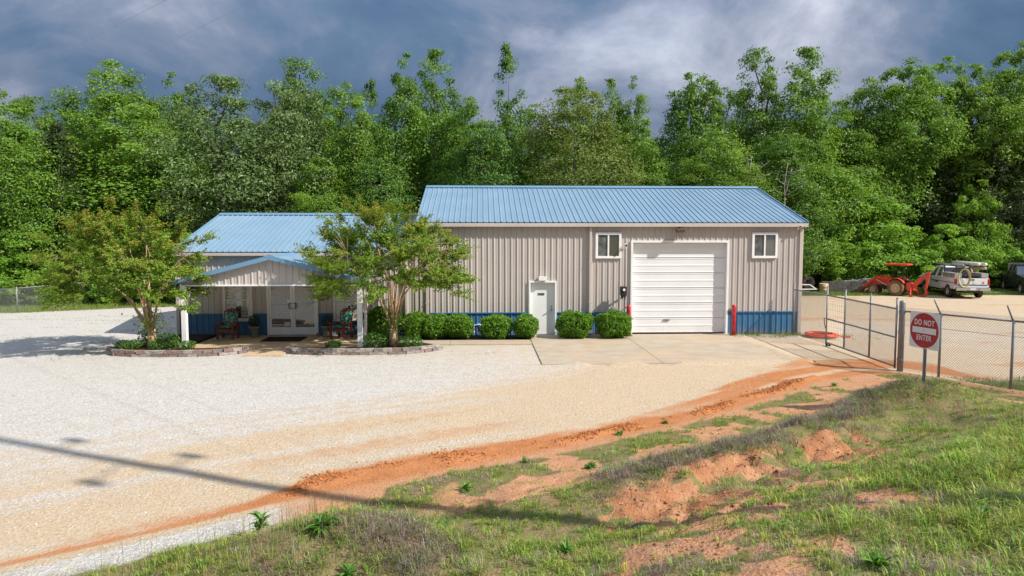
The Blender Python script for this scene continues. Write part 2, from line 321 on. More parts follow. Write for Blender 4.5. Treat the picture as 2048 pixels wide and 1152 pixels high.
# ------------------------------------------------------------------ materials
def ground_material():
    t = NT('ground_mix'); p = t.pos()
    at = t.add('ShaderNodeAttribute', attribute_name='mask'); sp = t.add('ShaderNodeSeparateColor'); t.l.new(at.outputs['Color'], sp.inputs[0])
    clay, tanm, vegm = sp.outputs[0], sp.outputs[1], sp.outputs[2]; gulm = at.outputs['Alpha']
    vor = t.add('ShaderNodeTexVoronoi'); vor.inputs['Scale'].default_value = 26; t.l.new(p, vor.inputs['Vector'])
    vor2 = t.add('ShaderNodeTexVoronoi'); vor2.inputs['Scale'].default_value = 11; t.l.new(p, vor2.inputs['Vector'])
    vs1 = t.add('ShaderNodeSeparateColor'); t.l.new(vor.outputs['Color'], vs1.inputs[0])
    nl = t.noise(0.5, 5, 0.6, p); nm = t.noise(2.6, 6, 0.65, p); nf = t.noise(17, 5, 0.7, p); nff = t.noise(60, 3, 0.6, p)
    stones = t.mix(t.rng(vs1.outputs[0], 0.1, 0.95), (0.315, 0.290, 0.255), (0.69, 0.655, 0.60))
    gravel = t.mix(t.rng(nf, 0.3, 0.72), (0.42, 0.392, 0.352), (0.63, 0.595, 0.54))
    gravel = t.mix(0.38, gravel, stones)
    gravel = t.mix(t.math('MULTIPLY', t.rng(nm, 0.50, 0.72), 0.35), gravel, (0.36, 0.345, 0.325))
    gravel = t.mix(t.math('MULTIPLY', t.rng(vor2.outputs['Distance'], 0.0, 0.25, 1.0, 0.0), 0.25), gravel, (0.25, 0.235, 0.215))
    tancol = t.mix(t.rng(nf, 0.3, 0.7), (0.40, 0.270, 0.140), (0.62, 0.46, 0.275))
    f_t = t.rng(t.math('ADD', t.math('MULTIPLY', t.math('SUBTRACT', nm, 0.5), 1.5), t.math('ADD', tanm, t.math('MULTIPLY', t.math('SUBTRACT', nf, 0.5), 0.6))), 0.12, 0.95)
    base = t.mix(t.math('MULTIPLY', f_t, 0.74), gravel, tancol)
    cl_a = t.mix(t.rng(nm, 0.35, 0.66), (0.32, 0.105, 0.032), (0.47, 0.185, 0.070)); cl_a = t.mix(t.rng(nf, 0.25, 0.75), cl_a, (0.50, 0.225, 0.095))
    cl_b = t.mix(t.rng(nf, 0.3, 0.7), (0.42, 0.215, 0.115), (0.56, 0.330, 0.195))            # paler dry clay crust
    fr = t.attr('fresh'); clc = t.mix(t.math('MULTIPLY', t.math('SUBTRACT', 1.0, fr, True), t.rng(nm, 0.36, 0.62, 1.0, 0.55)), cl_a, cl_b); clc = t.mix(t.math('MULTIPLY', gulm, t.rng(nm, 0.34, 0.58, 0.25, 0.95)), clc, (0.33, 0.140, 0.066))
    f_c = t.rng(t.math('ADD', clay, t.math('ADD', t.math('MULTIPLY', t.math('SUBTRACT', nm, 0.5), 0.75), t.math('MULTIPLY', t.math('SUBTRACT', nf, 0.5), 0.55))), 0.32, 0.84)
    base = t.mix(f_c, base, clc)
    soil = t.mix(t.rng(nf, 0.3, 0.7), (0.17, 0.105, 0.058), (0.33, 0.225, 0.125)); soil = t.mix(t.math('MULTIPLY', t.rng(nm, 0.34, 0.56), 0.8), soil, (0.15, 0.175, 0.050))
    f_v = t.rng(t.math('ADD', vegm, t.math('MULTIPLY', t.math('SUBTRACT', nf, 0.5), 0.9)), 0.40, 0.70)
    base = t.mix(f_v, base, soil)
    h = t.math('ADD', t.math('MULTIPLY', vor.outputs['Distance'], 0.5), t.math('ADD', t.math('MULTIPLY', nf, 1.0), t.math('MULTIPLY', nff, 0.5)))
    return t.fin(t.pbr(base, 0.95, 0.0, t.bump(h, 0.75, 0.035), 0.1))
def concrete_mat(name, a, b, stain):
    t = NT(name); p = t.pos()
    base = t.mix(t.rng(t.noise(1.4, 6, 0.65, p), 0.3, 0.7), a, b)
    base = t.mix(t.math('MULTIPLY', t.rng(t.noise(0.55, 5, 0.6, p, 0.4), 0.44, 0.66), 0.55), base, stain)
    base = t.mix(t.math('MULTIPLY', t.rng(t.noise(0.9, 6, 0.7, t.mapping(p, (0.5, 2.2, 1))), 0.5, 0.7), 0.35), base, (0.24, 0.215, 0.185))
    base = t.mix(t.rng(t.noise(70, 3, 0.7, p), 0.35, 0.7, 0.0, 0.25), base, (0.30, 0.26, 0.21))
    return t.fin(t.pbr(base, 0.9, 0, t.bump(t.noise(45, 4, 0.6, p), 0.25, 0.01), 0.2))
def panel_mat(name, c, rough, dirt, amt, streak=(9, 9, 0.35), metal=0.0, spec=0.4, low_dirt=None):
    """painted steel sheet: faint streaks down the sheet, a little chalking"""
    t = NT(name); p = t.pos()
    st = t.noise(1.0, 5, 0.6, t.mapping(p, streak)); n = t.noise(0.7, 5, 0.6, p)
    rnd = t.add('ShaderNodeObjectInfo').outputs['Random']
    base = t.mix(t.rng(n, 0.3, 0.7), tuple(v*0.95 for v in c), tuple(min(1, v*1.05) for v in c))
    base = t.mix(t.rng(rnd, 0, 1, 0.0, 0.10), base, tuple(v*0.86 for v in c))
    base = t.mix(t.math('MULTIPLY', t.rng(st, 0.48, 0.75), amt), base, dirt)
    if low_dirt:
        z = t.add('ShaderNodeSeparateXYZ'); t.l.new(p, z.inputs[0])
        m = t.math('MULTIPLY', t.rng(z.outputs[2], 0.02, 0.42, 1.0, 0.0), t.rng(t.noise(3.5, 5, 0.7, p), 0.35, 0.7))
        base = t.mix(t.math('MULTIPLY', m, 0.65), base, low_dirt)
    return t.fin(t.pbr(base, t.rng(n, 0.3, 0.7, rough-0.06, rough+0.08), metal, t.bump(t.noise(2.2, 2, 0.5, t.mapping(p, (1, 1, 0.6))), 0.06, 0.05), spec))
def leaf_mat(name, dark, bright, tip=None, trans=0.32, hue_var=0.0):
    t = NT(name); ti = t.attr('tint'); rnd = t.add('ShaderNodeObjectInfo').outputs['Random']
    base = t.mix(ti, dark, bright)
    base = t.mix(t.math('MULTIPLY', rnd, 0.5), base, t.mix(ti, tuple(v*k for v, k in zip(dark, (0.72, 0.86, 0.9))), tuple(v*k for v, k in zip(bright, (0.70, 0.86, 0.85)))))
    if tip is not None: base = t.mix(t.attr('tip'), base, tip)
    d = t.pbr(base, 0.45, 0, None, 0.42)
    tr = t.add('ShaderNodeBsdfTranslucent'); t.l.new(t.mix(1.0, base, (1.25, 1.2, 0.55), 'MULTIPLY'), tr.inputs[0])
    mx = t.add('ShaderNodeMixShader'); mx.inputs[0].default_value = trans; t.l.new(d, mx.inputs[1]); t.l.new(tr.outputs[0], mx.inputs[2])
    return t.fin(mx.outputs[0])
def bark_mat(name, a, b, sc=6.0):
    t = NT(name); p = t.pos(); f = t.noise(sc, 6, 0.65, t.mapping(p, (2.5, 2.5, 0.5)))
    return t.fin(t.pbr(t.mix(t.rng(f, 0.35, 0.65), a, b), 0.9, 0, t.bump(f, 0.6, 0.03), 0.15))
def glass_mat(name, tint, refl=0.22, rough=0.02):
    t = NT(name); p = t.pos()
    d = t.pbr(t.mix(t.rng(t.noise(3.0, 5, 0.6, p), 0.35, 0.7), tint, tuple(v*1.5+0.01 for v in tint)), 0.25, 0, None, 0.5)
    g = t.add('ShaderNodeBsdfGlossy'); g.inputs['Roughness'].default_value = rough; g.inputs['Color'].default_value = (0.85, 0.88, 0.9, 1)
    mx = t.add('ShaderNodeMixShader'); mx.inputs[0].default_value = refl; t.l.new(d, mx.inputs[1]); t.l.new(g.outputs[0], mx.inputs[2]); return t.fin(mx.outputs[0])
def floral_mat():
    t = NT('floral_cushion'); o = t.coord('Object')
    v = t.add('ShaderNodeTexVoronoi'); v.inputs['Scale'].default_value = 13; t.l.new(o, v.inputs['Vector'])
    sp = t.add('ShaderNodeSeparateColor'); t.l.new(v.outputs['Color'], sp.inputs[0])
    r = t.add('ShaderNodeValToRGB'); r.color_ramp.interpolation = 'CONSTANT'; t.l.new(sp.outputs[0], r.inputs[0]); e = r.color_ramp.elements
    st = ((0, (0.05, 0.22, 0.17)), (0.34, (0.12, 0.36, 0.27)), (0.6, (0.36, 0.45, 0.36)), (0.78, (0.32, 0.05, 0.05)), (0.92, (0.55, 0.45, 0.36)))
    while len(e) < len(st): e.new(0.5)
    for q, (pp, c) in zip(e, st): q.position = pp; q.color = (*c, 1)
    return t.fin(t.pbr(r.outputs[0], 0.9, 0, None, 0.1))
M = dict(
    ground=ground_material(),
    concrete=concrete_mat('concrete_tan', (0.36, 0.295, 0.215), (0.48, 0.400, 0.300), (0.48, 0.335, 0.200)),
    porch=concrete_mat('porch_floor', (0.47, 0.33, 0.19), (0.56, 0.41, 0.25), (0.42, 0.28, 0.15)),
    wall=panel_mat('taupe_sheet', (0.455, 0.412, 0.376), 0.5, (0.33, 0.27, 0.23), 0.30, low_dirt=None),
    wallw=panel_mat('taupe_sheet_porch', (0.455, 0.412, 0.376), 0.5, (0.34, 0.28, 0.24), 0.25),
    trim=panel_mat('taupe_trim', (0.52, 0.46, 0.41), 0.45, (0.36, 0.30, 0.25), 0.25),
    blue=panel_mat('blue_wainscot', (0.045, 0.155, 0.290), 0.42, (0.09, 0.14, 0.21), 0.25, low_dirt=(0.30, 0.20, 0.12)),
    bluetrim=panel_mat('blue_trim', (0.050, 0.150, 0.310), 0.42, (0.05, 0.08, 0.14), 0.2),
    roof=panel_mat('blue_roof', (0.170, 0.275, 0.365), 0.45, (0.27, 0.345, 0.41), 0.35, (0.8, 0.35, 0.35), 0.0, 0.5),
    rooftrim=panel_mat('blue_roof_trim', (0.14, 0.275, 0.41), 0.40, (0.16, 0.20, 0.26), 0.25, (2, 2, 2)),
    dark=simple('dark_gap', (0.015, 0.016, 0.018), 0.7),
    white=simple('white_paint', (0.78, 0.78, 0.77), 0.45, 0, 0.04, 2.0, 0, 0.4, (0.55, 0.50, 0.43), 0.2, 1.4),
    cream=simple('cream_frame', (0.68, 0.65, 0.56), 0.5, 0, 0.05, 3.0),
    gdoor=panel_mat('white_door_panel', (0.74, 0.745, 0.74), 0.5, (0.62, 0.60, 0.56), 0.35, (0.5, 0.5, 4.0), low_dirt=(0.62, 0.55, 0.46)),
    pdoor=panel_mat('door_leaf_paint', (0.72, 0.73, 0.705), 0.5, (0.60, 0.58, 0.52), 0.2, (1, 1, 1), low_dirt=(0.45, 0.36, 0.26)),
    glass=glass_mat('window_glass', (0.035, 0.037, 0.036), 0.16, 0.03),
    doorglass=glass_mat('door_glass', (0.040, 0.036, 0.035), 0.115, 0.02),
    frost=simple('fogged_glass', (0.10, 0.105, 0.10), 0.35, 0, 0.75, 4.5, 0, 0.6),
    blind=simple('window_blind', (0.56, 0.53, 0.46), 0.6),
    steel=simple('galvanised', (0.23, 0.235, 0.24), 0.55, 0.35, 0.2, 8.0, 0.05, 0.5, (0.22, 0.19, 0.16), 0.3),
    wire=simple('fence_wire', (0.24, 0.245, 0.24), 0.55, 0.3, 0.15, 3.0),
    red=simple('red_paint', (0.50, 0.018, 0.028), 0.45, 0, 0.15, 5.0, 0, 0.4, (0.55, 0.35, 0.33), 0.3, 7.0),
    signred=simple('sign_red', (0.42, 0.012, 0.022), 0.35, 0, 0.05, 2.0),
    signwhite=simple('sign_white', (0.74, 0.73, 0.71), 0.4, 0, 0.04, 3.0, 0, 0.4, (0.55, 0.5, 0.44), 0.15),
    black=simple('black_plastic', (0.022, 0.022, 0.024), 0.5, 0, 0.2, 4.0),
    rubber=simple('tyre_rubber', (0.028, 0.026, 0.025), 0.85, 0, 0.2, 6.0, 0.1, 0.2, (0.16, 0.11, 0.06), 0.5, 4.0),
    mudtyre=simple('muddy_tyre', (0.19, 0.125, 0.07), 0.9, 0, 0.3, 7.0, 0.2, 0.15, (0.10, 0.07, 0.05), 0.6, 5.0),
    rust=simple('mud_steel', (0.22, 0.125, 0.065), 0.8, 0, 0.3, 6.0, 0.1, 0.2, (0.09, 0.06, 0.045), 0.6, 3.0),
    kub=simple('orange_red_enamel', (0.68, 0.050, 0.020), 0.38, 0, 0.1, 4.0, 0, 0.5, (0.45, 0.16, 0.07), 0.25, 4.0),
    hose=simple('orange_hose', (0.66, 0.085, 0.030), 0.45, 0, 0.12, 9.0),
    yhose=simple('yellow_hose', (0.42, 0.36, 0.15), 0.5, 0, 0.1, 5.0),
    truckw=simple('white_car_paint', (0.76, 0.76, 0.755), 0.28, 0, 0.03, 1.5, 0, 0.5, (0.48, 0.42, 0.35), 0.18, 1.6),
    truckb=simple('black_car_paint', (0.020, 0.023, 0.028), 0.25, 0, 0.1, 2.0, 0, 0.5, (0.09, 0.08, 0.07), 0.3, 2.0),
    chrome=simple('bumper_chrome', (0.55, 0.54, 0.52), 0.22, 0.9, 0.1, 3.0),
    alu=simple('aluminium_box', (0.46, 0.45, 0.42), 0.4, 0.4, 0.12, 5.0),
    tail=simple('tail_light', (0.45, 0.010, 0.012), 0.2, 0, 0.05, 2.0),
    bluestripe=simple('blue_stripe', (0.03, 0.05, 0.14), 0.4, 0, 0.1, 2.0),
    pvc=simple('white_pipe', (0.66, 0.64, 0.58), 0.5, 0, 0.08, 4.0, 0, 0.4, (0.42, 0.32, 0.22), 0.4, 3.0),
    tanpipe=simple('tan_pipe', (0.46, 0.36, 0.24), 0.6, 0, 0.12, 4.0),
    barrel=simple('tan_barrel', (0.58, 0.40, 0.24), 0.7, 0, 0.15, 4.0, 0, 0.3, (0.30, 0.17, 0.09), 0.4, 4.0),
    lumber=simple('weathered_lumber', (0.085, 0.080, 0.072), 0.9, 0, 0.45, 5.0, 0.3, 0.15, (0.20, 0.18, 0.16), 0.22, 3.0),
    greylum=simple('grey_board', (0.30, 0.30, 0.28), 0.9, 0, 0.3, 5.0, 0.2, 0.15, (0.10, 0.09, 0.08), 0.5, 4.0),
    redwood=simple('red_stained_wood', (0.20, 0.052, 0.034), 0.65, 0, 0.25, 8.0, 0.1, 0.25),
    floral=floral_mat(),
    pot=simple('stone_pot', (0.17, 0.16, 0.13), 0.85, 0, 0.25, 9.0, 0.3, 0.15, (0.36, 0.31, 0.22), 0.4, 5.0),
    mat_=simple('door_mat', (0.028, 0.026, 0.022), 0.95, 0, 0.3, 20.0, 0.3, 0.05),
    block_a=simple('block_grey', (0.22, 0.19, 0.175), 0.95, 0, 0.25, 8.0, 0.6, 0.1),
    block_b=simple('block_brown', (0.25, 0.18, 0.155), 0.95, 0, 0.25, 8.0, 0.6, 0.1),
    block_c=simple('block_pale', (0.36, 0.31, 0.275), 0.95, 0, 0.25, 8.0, 0.6, 0.1),
    mulch=simple('bark_mulch', (0.060, 0.042, 0.030), 0.95, 0, 0.4, 20.0, 0.8, 0.1),
    bark=bark_mat('grey_bark', (0.075, 0.062, 0.050), (0.17, 0.145, 0.12)),
    crepebark=bark_mat('smooth_tan_bark', (0.30, 0.185, 0.10), (0.52, 0.37, 0.235), 4.0),
    polewood=bark_mat('pole_wood', (0.10, 0.075, 0.05), (0.18, 0.14, 0.10), 3.0),
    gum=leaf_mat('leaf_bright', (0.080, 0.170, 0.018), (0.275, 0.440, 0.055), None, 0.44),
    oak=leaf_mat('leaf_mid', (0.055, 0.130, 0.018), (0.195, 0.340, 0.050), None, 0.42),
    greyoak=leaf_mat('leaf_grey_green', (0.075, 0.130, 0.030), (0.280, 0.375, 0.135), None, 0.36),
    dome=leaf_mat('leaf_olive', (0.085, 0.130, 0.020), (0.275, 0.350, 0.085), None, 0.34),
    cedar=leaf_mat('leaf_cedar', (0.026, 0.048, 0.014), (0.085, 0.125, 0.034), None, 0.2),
    sap=leaf_mat('leaf_young', (0.110, 0.230, 0.020), (0.320, 0.530, 0.060), None, 0.45),
    shrub=leaf_mat('leaf_shrub', (0.075, 0.170, 0.012), (0.240, 0.450, 0.032), None, 0.40),
    crepe=leaf_mat('leaf_crepe', (0.105, 0.205, 0.016), (0.320, 0.440, 0.048), (0.50, 0.270, 0.065), 0.42),
    weed=leaf_mat('leaf_weed', (0.050, 0.140, 0.016), (0.160, 0.350, 0.040), None, 0.36),
    twig=simple('topiary_twig', (0.030, 0.034, 0.020), 0.9, 0, 0.4, 9.0),
)
def blade_mat():
    t = NT('grass_blades'); c = t.attr('col', 'Color'); d = t.pbr(c, 0.6, 0, None, 0.2)
    tr = t.add('ShaderNodeBsdfTranslucent'); t.l.new(c, tr.inputs[0]); mx = t.add('ShaderNodeMixShader'); mx.inputs[0].default_value = 0.3
    t.l.new(d, mx.inputs[1]); t.l.new(tr.outputs[0], mx.inputs[2]); return t.fin(mx.outputs[0])
def attr_mat(name):
    t = NT(name); c = t.attr('col', 'Color'); return t.fin(t.pbr(c, 0.95, 0, t.bump(t.noise(60, 3, 0.6, t.pos()), 0.4, 0.01), 0.1))
M['blade'] = blade_mat(); M['loose'] = attr_mat('loose_stone')

# ------------------------------------------------------------------ the ground sheet and slabs
nx, ny = len(gx), len(gy); idx = np.arange(nx*ny).reshape(ny, nx)
GF = np.stack([idx[:-1,:-1].ravel(), idx[:-1,1:].ravel(), idx[1:,1:].ravel(), idx[1:,:-1].ravel()], 1)
ground = linkmesh('ground', np_mesh('ground', np.stack([gX, gY, GZ], 1), GF, M['ground'], {'mask': MASK, 'fresh': FRESH}, True)); tag(ground, kind='structure')
def slab_group(name, mat, rects, top, bev=0.012):
    p = MB(); x0 = min(r[0] for r in rects); y0 = min(r[2] for r in rects); x1 = max(r[1] for r in rects); y1 = max(r[3] for r in rects)
    p.box(x0+0.02, x1-0.02, y0+0.02, y1-0.02, -0.1, top-0.02); base = p.build(name, M['mulch']); tag(base, kind='structure')
    for r in rects: MB().box(r[0]+0.006, r[1]-0.006, r[2]+0.006, r[3]-0.006, -0.08, top, bev).build('slab', mat, base)
    return base
slab_group('concrete_apron', M['concrete'], [(1.82, 5.6, 25.62, 28.04), (1.82, 5.6, 21.6, 25.62), (5.6, 9.9, 24.6, 28.04), (5.6, 9.9, 21.6, 24.6)], 0.035)
slab_group('walkway', M['concrete'], [(-4.15, -1.2, 25.62, 26.62), (-1.2, 1.8, 25.62, 26.62)], 0.05)
slab_group('porch_floor', M['porch'], [(-10.35, -7.3, 24.62, 28.08), (-7.3, -4.2, 24.62, 28.08)], 0.07)
slab_group('entry_walk', M['porch'], [(-7.95, -6.65, 23.55, 24.6)], 0.04)

# ------------------------------------------------------------------ ribbed steel sheets
PITCH = 0.2286
def rib_profile(a, b, phase=0.0, hi=0.028):
    pts = []; k = math.floor((a-phase)/PITCH)-1
    while True:
        c = phase+k*PITCH
        if c-0.05 > b: break
        pts += [(c-0.034, 0.0), (c-0.013, hi), (c+0.013, hi), (c+0.034, 0.0)]
        mid = c+PITCH/2; pts += [(mid-0.018, 0.0), (mid-0.009, hi*0.16), (mid+0.009, hi*0.16), (mid+0.018, 0.0)]
        k += 1
    return pts
def prof_at(pts, u):
    for (a, da), (b, db) in zip(pts[:-1], pts[1:]):
        if a <= u <= b: return da+(db-da)*(u-a)/(b-a)
    return 0.0
def ribbed(name, mat, parent, u0, u1, v0, v1, fmap, holes=(), sheet=PITCH*4, phase=0.0, hi=0.028, steps=1):
    """sheets of ribbed steel; v0, v1 may be functions of u; fmap(u, v, d) gives the point"""
    F0 = v0 if callable(v0) else (lambda u: v0); F1 = v1 if callable(v1) else (lambda u: v1)
    prof = rib_profile(u0, u1, phase, hi); a = u0; out = []
    while a < u1-1e-6:
        b = min(u1, phase+(math.floor((a-phase)/sheet+1e-6)+1)*sheet+0.05)
        us = sorted({a, b}|{p[0] for p in prof if a < p[0] < b}|{e for h in holes for e in h[:2] if a < e < b})
        m = MB()
        for ua, ub in zip(us[:-1], us[1:]):
            if ub-ua < 1e-6: continue
            mid = (ua+ub)/2; da, db = prof_at(prof, ua), prof_at(prof, ub)
            cuts = sorted([(h[2], h[3]) for h in holes if h[0] < mid < h[1]])
            lo = None; spans = []; cur = None
            for c0, c1 in cuts: spans.append((cur, c0)); cur = c1
            spans.append((cur, None))
            for s0, s1 in spans:
                za, zb = (F0(ua), F0(ub)) if s0 is None else (s0, s0); ta, tb = (F1(ua), F1(ub)) if s1 is None else (s1, s1)
                if ta-za < 1e-4 and tb-zb < 1e-4: continue
                m.quad(fmap(ua, za, da), fmap(ub, zb, db), fmap(ub, tb, db), fmap(ua, ta, da))
        if m.f:
            o = m.build(name, mat, parent, fix=False); out.append(o)
        a = b
    return out

# ------------------------------------------------------------------ the shop
X0, X1, YF, YB, EV, RG, YR = -2.45, 12.85, 28.1, 38.8, 4.50, 6.18, 33.45
shop = thing('metal_shop', (X0, YF, 0), 'tall taupe ribbed steel shop with blue roof and white garage door', 'building')
holes = [(1.86, 2.91, -1, 2.10), (5.95, 9.81, -1, 3.70), (4.52, 5.47, 3.11, 4.06), (10.82, 11.78, 3.11, 4.06)]
fw = lambda u, v, d: (u, YF-d, v)
ribbed('wall_sheet', M['wall'], shop, X0, X1, 0.92, EV-0.02, fw, holes)
ribbed('wainscot_sheet', M['blue'], shop, X0, X1, 0.02, 0.90, lambda u, v, d: (u, YF-0.004-d, v), holes[:2])
slope = (RG-EV)/(YR-YF)
gable = lambda y: EV+slope*(min(y, 2*YR-y)-YF)-0.03
ribbed('wall_sheet', M['wall'], shop, YF+0.01, YB, 0.02, gable, lambda u, v, d: (X1+d, u, v))
ribbed('wall_sheet', M['wall'], shop, YF+0.01, YB, 0.02, gable, lambda u, v, d: (X0-d, u, v))
ribbed('wall_sheet', M['wall'], shop, X0, X1, 0.02, EV-0.02, lambda u, v, d: (u, YB+d, v))
OH = 0.17; ys0 = YF-OH; L = math.hypot(YR-ys0, slope*(YR-ys0)); cs, sn = (YR-ys0)/L, slope*(YR-ys0)/L
z_e = RG-slope*(YR-ys0)
ribbed('roof_sheet', M['roof'], shop, X0-0.12, X1+0.12, 0, L, lambda u, v, d: (u, ys0+v*cs-d*sn, z_e+0.05+v*sn+d*cs), phase=0.05, hi=0.027)
ribbed('roof_sheet', M['roof'], shop, X0-0.12, X1+0.12, 0, L, lambda u, v, d: (u, 2*YR-(ys0+v*cs-d*sn), z_e+0.05+v*sn+d*cs), phase=0.05, hi=0.027)
MB().prism([(YR-0.24, RG+0.02), (YR-0.21, RG+0.075), (YR, RG+0.125), (YR+0.21, RG+0.075), (YR+0.24, RG+0.02)], X0-0.14, X1+0.14, 'X').build('ridge_cap', M['rooftrim'], shop)
for sx, xa in ((-1, X0-0.125), (1, X1+0.125)):
    for s in (1, -1):
        a = (xa+sx*0.012, YR-s*(YR-ys0+0.02), z_e+0.01); b = (xa+sx*0.012, YR, RG+0.02); MB().bar(a, b, 0.03, 0.17).build('rake_trim', M['rooftrim'], shop)
MB().box(X0-0.13, X1+0.13, ys0-0.06, ys0+0.045, z_e-0.125, z_e+0.015, 0.012).build('gutter', M['trim'], shop)
MB().box(X0-0.02, X1+0.02, ys0+0.047, YF-0.002, z_e-0.02, z_e+0.0).build('soffit', M['trim'], shop)
MB().box(X0+0.02, X1-0.02, ys0-0.01, YF, z_e+0.012, z_e+0.046).build('eave_closure', M['dark'], shop)
for xa, xb in ((X0, 1.855), (2.915, 5.94), (9.82, X1)):
    MB().box(xa+0.003, xb-0.003, YF-0.058, YF-0.002, 0.885, 0.935, 0.006).build('wainscot_cap', M['bluetrim'], shop)
for xa in (X0, X1-0.10): MB().box(xa-0.02, xa+0.12, YF-0.062, YF+0.10, 0.0, EV-0.06, 0.008).build('corner_trim', M['trim'], shop)
for xd in (4.28, -2.18):
    d = MB().box(xd-0.05, xd+0.05, YF-0.135, YF-0.040, 0.12, z_e-0.12, 0.01); d.bar((xd, YF-0.088, 0.15), (xd, YF-0.28, 0.06), 0.10, 0.08)
    ds = d.build('downspout', M['trim'], shop)
    for zz in (1.3, 2.9): MB().box(xd-0.068, xd+0.068, YF-0.142, YF-0.036, zz, zz+0.04).build('strap', M['trim'], ds)
def slider_window(parent, x0, x1, z0, z1, y):
    f = MB(); w = 0.075
    f.box(x0-0.04, x0+w-0.02, y-0.085, y+0.02, z0-0.04, z1+0.04, 0.008).box(x1-w+0.02, x1+0.04, y-0.085, y+0.02, z0-0.04, z1+0.04, 0.008)
    f.box(x0+w-0.021, x1-w+0.021, y-0.085, y+0.02, z1-w+0.02, z1+0.04, 0.008).box(x0+w-0.021, x1-w+0.021, y-0.085, y+0.02, z0-0.04, z0+w-0.02, 0.008)
    w_ = f.build('window', M['white'], parent); xm = (x0+x1)/2
    MB().box(xm-0.03, xm+0.03, y-0.07, y+0.01, z0+0.05, z1-0.05).build('mullion', M['white'], w_)
    MB().box(x0+0.05, xm-0.025, y-0.035, y-0.029, z0+0.05, z1-0.05).build('pane', M['frost'], w_)
    MB().box(xm+0.025, x1-0.05, y-0.05, y-0.044, z0+0.05, z1-0.05).build('pane', M['glass'], w_)
    return w_
slider_window(shop, 4.52, 5.47, 3.11, 4.06, YF); slider_window(shop, 10.82, 11.78, 3.11, 4.06, YF)
# garage door set back in its opening
gd = MB(); gd.box(5.90, 5.985, YF-0.07, YF+0.22, 0.0, 3.69, 0.006).box(9.775, 9.86, YF-0.07, YF+0.22, 0.0, 3.69, 0.006).box(5.90, 9.86, YF-0.07, YF+0.22, 3.692, 3.78, 0.006)
gdo = gd.build('garage_door', M['white'], shop); tag(gdo, label='white sectional garage door in a white frame')
npan = 6
for k in range(npan):
    z0 = 0.05+k*(3.64/npan); z1 = z0+3.64/npan-0.012; m = MB(); zz = [z0, z0+0.03]; yy = [YF+0.16, YF+0.145]
    nr = 2
    for j in range(nr):
        b0 = z0+0.04+j*(z1-z0-0.04)/nr; b1 = z0+0.04+(j+1)*(z1-z0-0.04)/nr
        hh = (b1-b0)
        zz += [b0+0.02, b0+0.035, b1-0.05, b1-0.03, b1-0.005]; yy += [YF+0.147, YF+0.154, YF+0.154, YF+0.143, YF+0.147]
    zz.append(z1); yy.append(YF+0.16)
    for (za, ya), (zb, yb) in zip(zip(zz[:-1], yy[:-1]), zip(zz[1:], yy[1:])): m.quad((5.99, ya, za), (9.77, ya, za), (9.77, yb, zb), (5.99, yb, zb))
    m.box(5.99, 9.77, YF+0.17, YF+0.19, z0, z1); m.build('door_panel', M['gdoor'], gdo, fix=False)
MB().box(5.99, 9.77, YF+0.135, YF+0.185, 0.03, 0.06).build('bottom_seal', M['black'], gdo)
MB().box(7.3, 7.55, YF+0.11, YF+0.14, 0.55, 0.62, 0.01).build('lift_handle', M['steel'], gdo)
# person door
pd = MB(); pd.box(1.83, 1.90, YF-0.075, YF+0.16, 0.03, 2.11, 0.006).box(2.87, 2.94, YF-0.075, YF+0.16, 0.03, 2.11, 0.006).box(1.83, 2.94, YF-0.075, YF+0.16, 2.112, 2.18, 0.006)
pdo = pd.build('side_door', M['white'], shop); tag(pdo, label='plain white steel door with lever handle')
MB().box(1.905, 2.865, YF+0.075, YF+0.12, 0.05, 2.105, 0.004).build('door_leaf', M['pdoor'], pdo)
MB().box(1.90, 2.87, YF-0.07, YF+0.13, 0.01, 0.05).build('threshold', M['steel'], pdo)
MB().cyl((2.74, YF+0.075, 1.02), (2.74, YF+0.01, 1.02), 0.045, 14).bar((2.74, YF+0.01, 1.02), (2.60, YF-0.02, 0.985), 0.03, 0.025).cyl((2.745, YF+0.075, 1.15), (2.745, YF+0.04, 1.15), 0.03, 12).build('door_handle', M['steel'], pdo)
MB().box(2.20, 2.46, YF+0.066, YF+0.076, 1.60, 1.69, 0.004).build('door_plate', M['black'], pdo)
MB().box(2.23, 2.30, YF+0.062, YF+0.068, 1.62, 1.67).box(2.33, 2.43, YF+0.062, YF+0.068, 1.635, 1.655).build('plate_print', M['steel'], pdo)
MB().box(2.22, 2.52, YF-0.16, YF-0.036, 2.195, 2.36, 0.01).build('door_light', M['white'], shop)
# wall pack flood light above the garage door
fl = MB().box(7.66, 8.0, YF-0.36, YF-0.15, 4.10, 4.25, 0.02); fl.bar((7.83, YF-0.17, 4.2), (7.83, YF-0.02, 4.28), 0.06, 0.05)
fo = fl.build('flood_light', M['rust'], shop); MB().box(7.69, 7.97, YF-0.367, YF-0.357, 4.12, 4.22).build('lens', M['glass'], fo)
def cctv(x, z, big=1.0):
    c = MB().cyl((x, YF-0.04, z), (x, YF-0.12, z-0.03), 0.035*big, 12); c.bar((x, YF-0.1, z-0.03), (x, YF-0.15, z+0.05), 0.03, 0.03)
    c.tube([(x, YF-0.10, z+0.09), (x, YF-0.29, z+0.07)], [0.045*big, 0.045*big], 12)
    o = c.build('security_camera', M['white'], shop); MB().cyl((x, YF-0.29, z+0.07), (x, YF-0.297, z+0.069), 0.035*big, 12).build('lens', M['black'], o); return o
cctv(5.66, 3.52, 1.3); cctv(12.62, 4.27)
